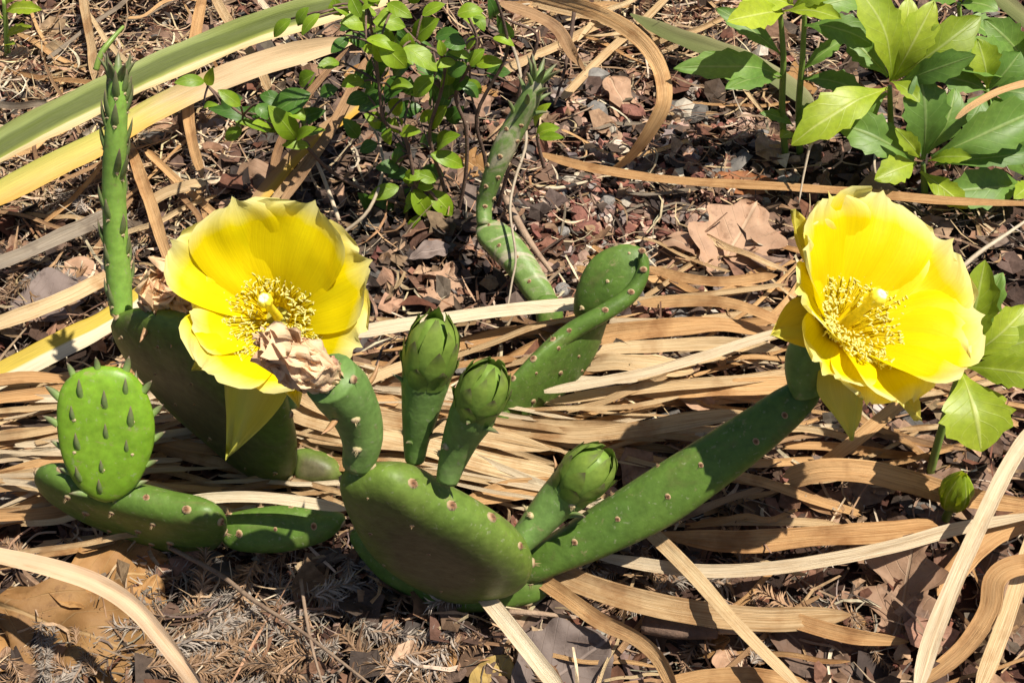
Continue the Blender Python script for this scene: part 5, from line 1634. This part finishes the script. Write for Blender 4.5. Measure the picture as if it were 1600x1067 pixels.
plant('spurge_plant', 'lone spurge on a bare stem beside the solitary flower', 'plant', (1450, 748),
      [[(1450, 752, 0), (1466, 690, 0), (1484, 630, 0), (1502, 572, 0)]],
      [((1502, 565, 0), (1535, 425, 1.0), 62, 1, (-.3, -.8, .4)), ((1508, 562, 0), (1598, 488, .6), 56, 1, (-.2, -.8, .5)), ((1510, 562, 0), (1620, 528, -.2), 52, 1), ((1500, 568, -.1), (1466, 545, -1.0), 42, 0, (0, -.6, .8)),
       ((1506, 572, -.2), (1618, 585, -1.4), 50, 1), ((1502, 582, -.3), (1532, 690, -2.4), 104, 1, (-.05, -.85, .45)), ((1504, 556, 0), (1560, 440, 1.4), 46, 0), ((1498, 560, .1), (1470, 500, .8), 46, 0)],
      'toothed', PM, grow=1.12)
plant('spurge_plant', 'small green plant in the corner behind the hay', 'plant', (12, 98),
      [[(12, 100, 0), (10, 50, 0), (6, 0, 0)]],
      [((8, 20, 0), (58, 15, -1), 22, 1), ((8, 60, 0), (40, 42, -.6), 16, 1), ((8, 10, 0), (25, -30, 0), 30, 1), ((6, 30, 0), (-40, 10, 0), 30, 1), ((10, 75, 0), (20, 68, -1), 12, 1)],
      'toothed', PM, grow=1.12)
plant('spurge_plant', 'spurge half shaded between the yellow green spurge and the corner one', 'plant', (1545, 235),
      [[(1545, 238, 0), (1548, 190, 0), (1542, 140, 0)]],
      [((1542, 142, 0), (1478, 118, .3), 48, 0), ((1544, 140, 0), (1590, 88, .5), 52, 0, (0, -.8, .5)), ((1545, 145, 0), (1612, 150, -.8), 46, 0), ((1540, 145, 0), (1512, 195, -1.4), 44, 0), ((1543, 138, 0), (1530, 70, .6), 46, 1, (0, -.8, .4)),
       ((1544, 146, 0), (1575, 205, -1.2), 46, 0)],
      'toothed', PM, grow=1.12)
# seedling with a closed bud
g = ground(1474, 828)
sd_ = thing('seedling', g, 'single seedling with a closed pale green leaf bud', 'seedling')
mb = MB()
tube(mb, [g + Vector((0, 0, -.1)), Q(1477, 812, g.y), Q(1484, 795, g.y - .05)], [.18, .15, .14], 10, 8)
part(mb, 'stem', M['stem_green'], sd_)
A0 = Q(1484, 797, g.y - .05)
for a in range(5):
    az = a / 5 * 6.283
    o = RT * math.cos(az) + Vector((0, 1, 0)) * math.sin(az)
    mb = MB()
    leafmesh(mb, A0 + o * .05, Q(1504, 740, g.y - .3) + o * .12, .95, o, 'smooth', .20, -.5, 0, a)
    part(mb, 'leaf', M['pachy_lit_new'], sd_)

# ---- the small leaved shrub
SL = [((578, 38), (538, 36), 28), ((582, 34), (628, 40), 26), ((594, 66), (631, 102), 30), ((630, 74), (678, 104), 28), ((646, 62), (681, 34), 28), ((698, 104), (695, 138), 23), ((733, 103), (754, 80), 17),
      ((743, 102), (781, 97), 18), ((736, 90), (706, 82), 13), ((692, 88), (687, 66), 13), ((462, 217), (426, 173), 30), ((484, 228), (446, 226), 15), ((464, 218), (490, 202), 16), ((672, 200), (694, 170), 23),
      ((624, 208), (653, 206), 17), ((608, 200), (608, 224), 19), ((584, 190), (606, 180), 14), ((682, 234), (714, 214), 25), ((672, 241), (720, 258), 21), ((624, 292), (581, 307), 20), ((650, 290), (674, 293), 17),
      ((643, 300), (667, 333), 25), ((670, 298), (704, 333), 25), ((660, 336), (684, 372), 20), ((656, 336), (638, 360), 14), ((640, 292), (640, 273), 12), ((648, 318), (630, 330), 13), ((836, 200), (856, 166), 18),
      ((838, 212), (868, 200), 20), ((842, 215), (876, 215), 13), ((714, 24), (750, 17), 21), ((740, 26), (755, 46), 17), ((548, -4), (562, 24), 18), ((605, 6), (638, 24), 19), ((320, 128), (279, 128), 17),
      ((325, 134), (331, 110), 14), ((376, 166), (345, 144), 18), ((318, 168), (337, 164), 9), ((432, 208), (376, 192), 18), ((424, 200), (398, 194), 18), ((455, 30), (430, 55), 16), ((465, 40), (480, 15), 16),
      ((500, 22), (475, 52), 16), ((520, 10), (545, 28), 15), ((660, 25), (690, 8), 18), ((590, 10), (575, -15), 20), ((640, 5), (655, -20), 20), ((678, 120), (650, 148), 24), ((770, 60), (800, 70), 15),
      ((560, 15), (585, 2), 16), ((572, 62), (612, 78), 20), ((600, 96), (585, 70), 18)]
SD = [((486, 146), (428, 178), 34), ((408, 196), (336, 170), 22), ((640, 66), (624, 48), 20), ((600, 152), (636, 128), 28), ((560, 172), (604, 158), 24), ((702, 140), (690, 168), 22), ((580, 90), (598, 118), 30),
      ((556, 110), (575, 135), 22), ((650, 110), (690, 118), 24), ((620, 180), (655, 170), 26), ((560, 215), (540, 190), 20), ((590, 225), (565, 235), 20), ((640, 225), (620, 245), 20), ((700, 190), (720, 170), 22),
      ((660, 262), (690, 275), 20), ((640, 270), (610, 275), 20), ((680, 60), (712, 52), 20), ((590, 50), (600, 75), 22), ((545, 60), (520, 80), 18), ((470, 190), (500, 175), 22), ((440, 160), (410, 150), 20), ((395, 180), (370, 205), 16),
      ((720, 130), (745, 150), 18), ((800, 60), (780, 30), 18), ((575, 150), (545, 160), 20), ((615, 120), (640, 100), 20), ((500, 150), (525, 140), 20)]
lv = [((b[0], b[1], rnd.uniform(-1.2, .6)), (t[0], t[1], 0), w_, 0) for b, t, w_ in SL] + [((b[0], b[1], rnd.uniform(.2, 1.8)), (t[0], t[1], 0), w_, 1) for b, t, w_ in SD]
for _ in range(70):
    q = rnd.choice([(580, 60), (640, 90), (690, 110), (620, 190), (660, 230), (590, 140), (650, 300), (470, 195), (390, 175), (600, 20), (720, 60), (650, 150)])
    bx, by, a = q[0] + rnd.gauss(0, 26), q[1] + rnd.gauss(0, 24), rnd.uniform(0, 6.28)
    lv.append(((bx, by, rnd.uniform(-.4, 2.4)), (bx + 32 * math.cos(a), by + 24 * math.sin(a), 0), rnd.uniform(14, 23), 0 if rnd.random() < .45 else 1))
lv = [((b), (t[0], t[1], b[2] + rnd.uniform(-.5, .2)), w_, m_) for b, t, w_, m_ in lv]
BR = [[(700, 338, 0), (672, 300, -.2), (650, 290, -.3), (640, 240, -.2), (628, 205, 0), (600, 190, 0), (592, 130, 0), (585, 70, 0), (572, 10, 0)],
      [(705, 338, 0), (690, 280, .2), (676, 238, .1), (672, 200, 0), (690, 140, 0), (692, 90, 0), (650, 64, 0), (610, 20, 0)],
      [(715, 335, .2), (728, 270, .2), (728, 200, .2), (712, 150, .2), (735, 100, 0), (745, 60, .2), (725, 15, .3)],
      [(690, 338, .2), (600, 310, .3), (520, 270, .5), (470, 220, .3), (440, 200, .3), (380, 180, .4), (325, 135, .5)],
      [(768, 330, .2), (758, 250, .3), (745, 180, .3), (790, 90, .3), (788, 40, .4), (770, -15, .4)],
      [(850, 262, .2), (842, 230, .1), (838, 205, 0)],
      [(655, 338, .1), (655, 315, -.1), (650, 292, -.1)],
      [(775, 330, .5), (800, 240, .6), (812, 140, .6), (840, 60, .8), (800, 35, .6)]]
nodes = [p for s in BR for p in s[1:]]
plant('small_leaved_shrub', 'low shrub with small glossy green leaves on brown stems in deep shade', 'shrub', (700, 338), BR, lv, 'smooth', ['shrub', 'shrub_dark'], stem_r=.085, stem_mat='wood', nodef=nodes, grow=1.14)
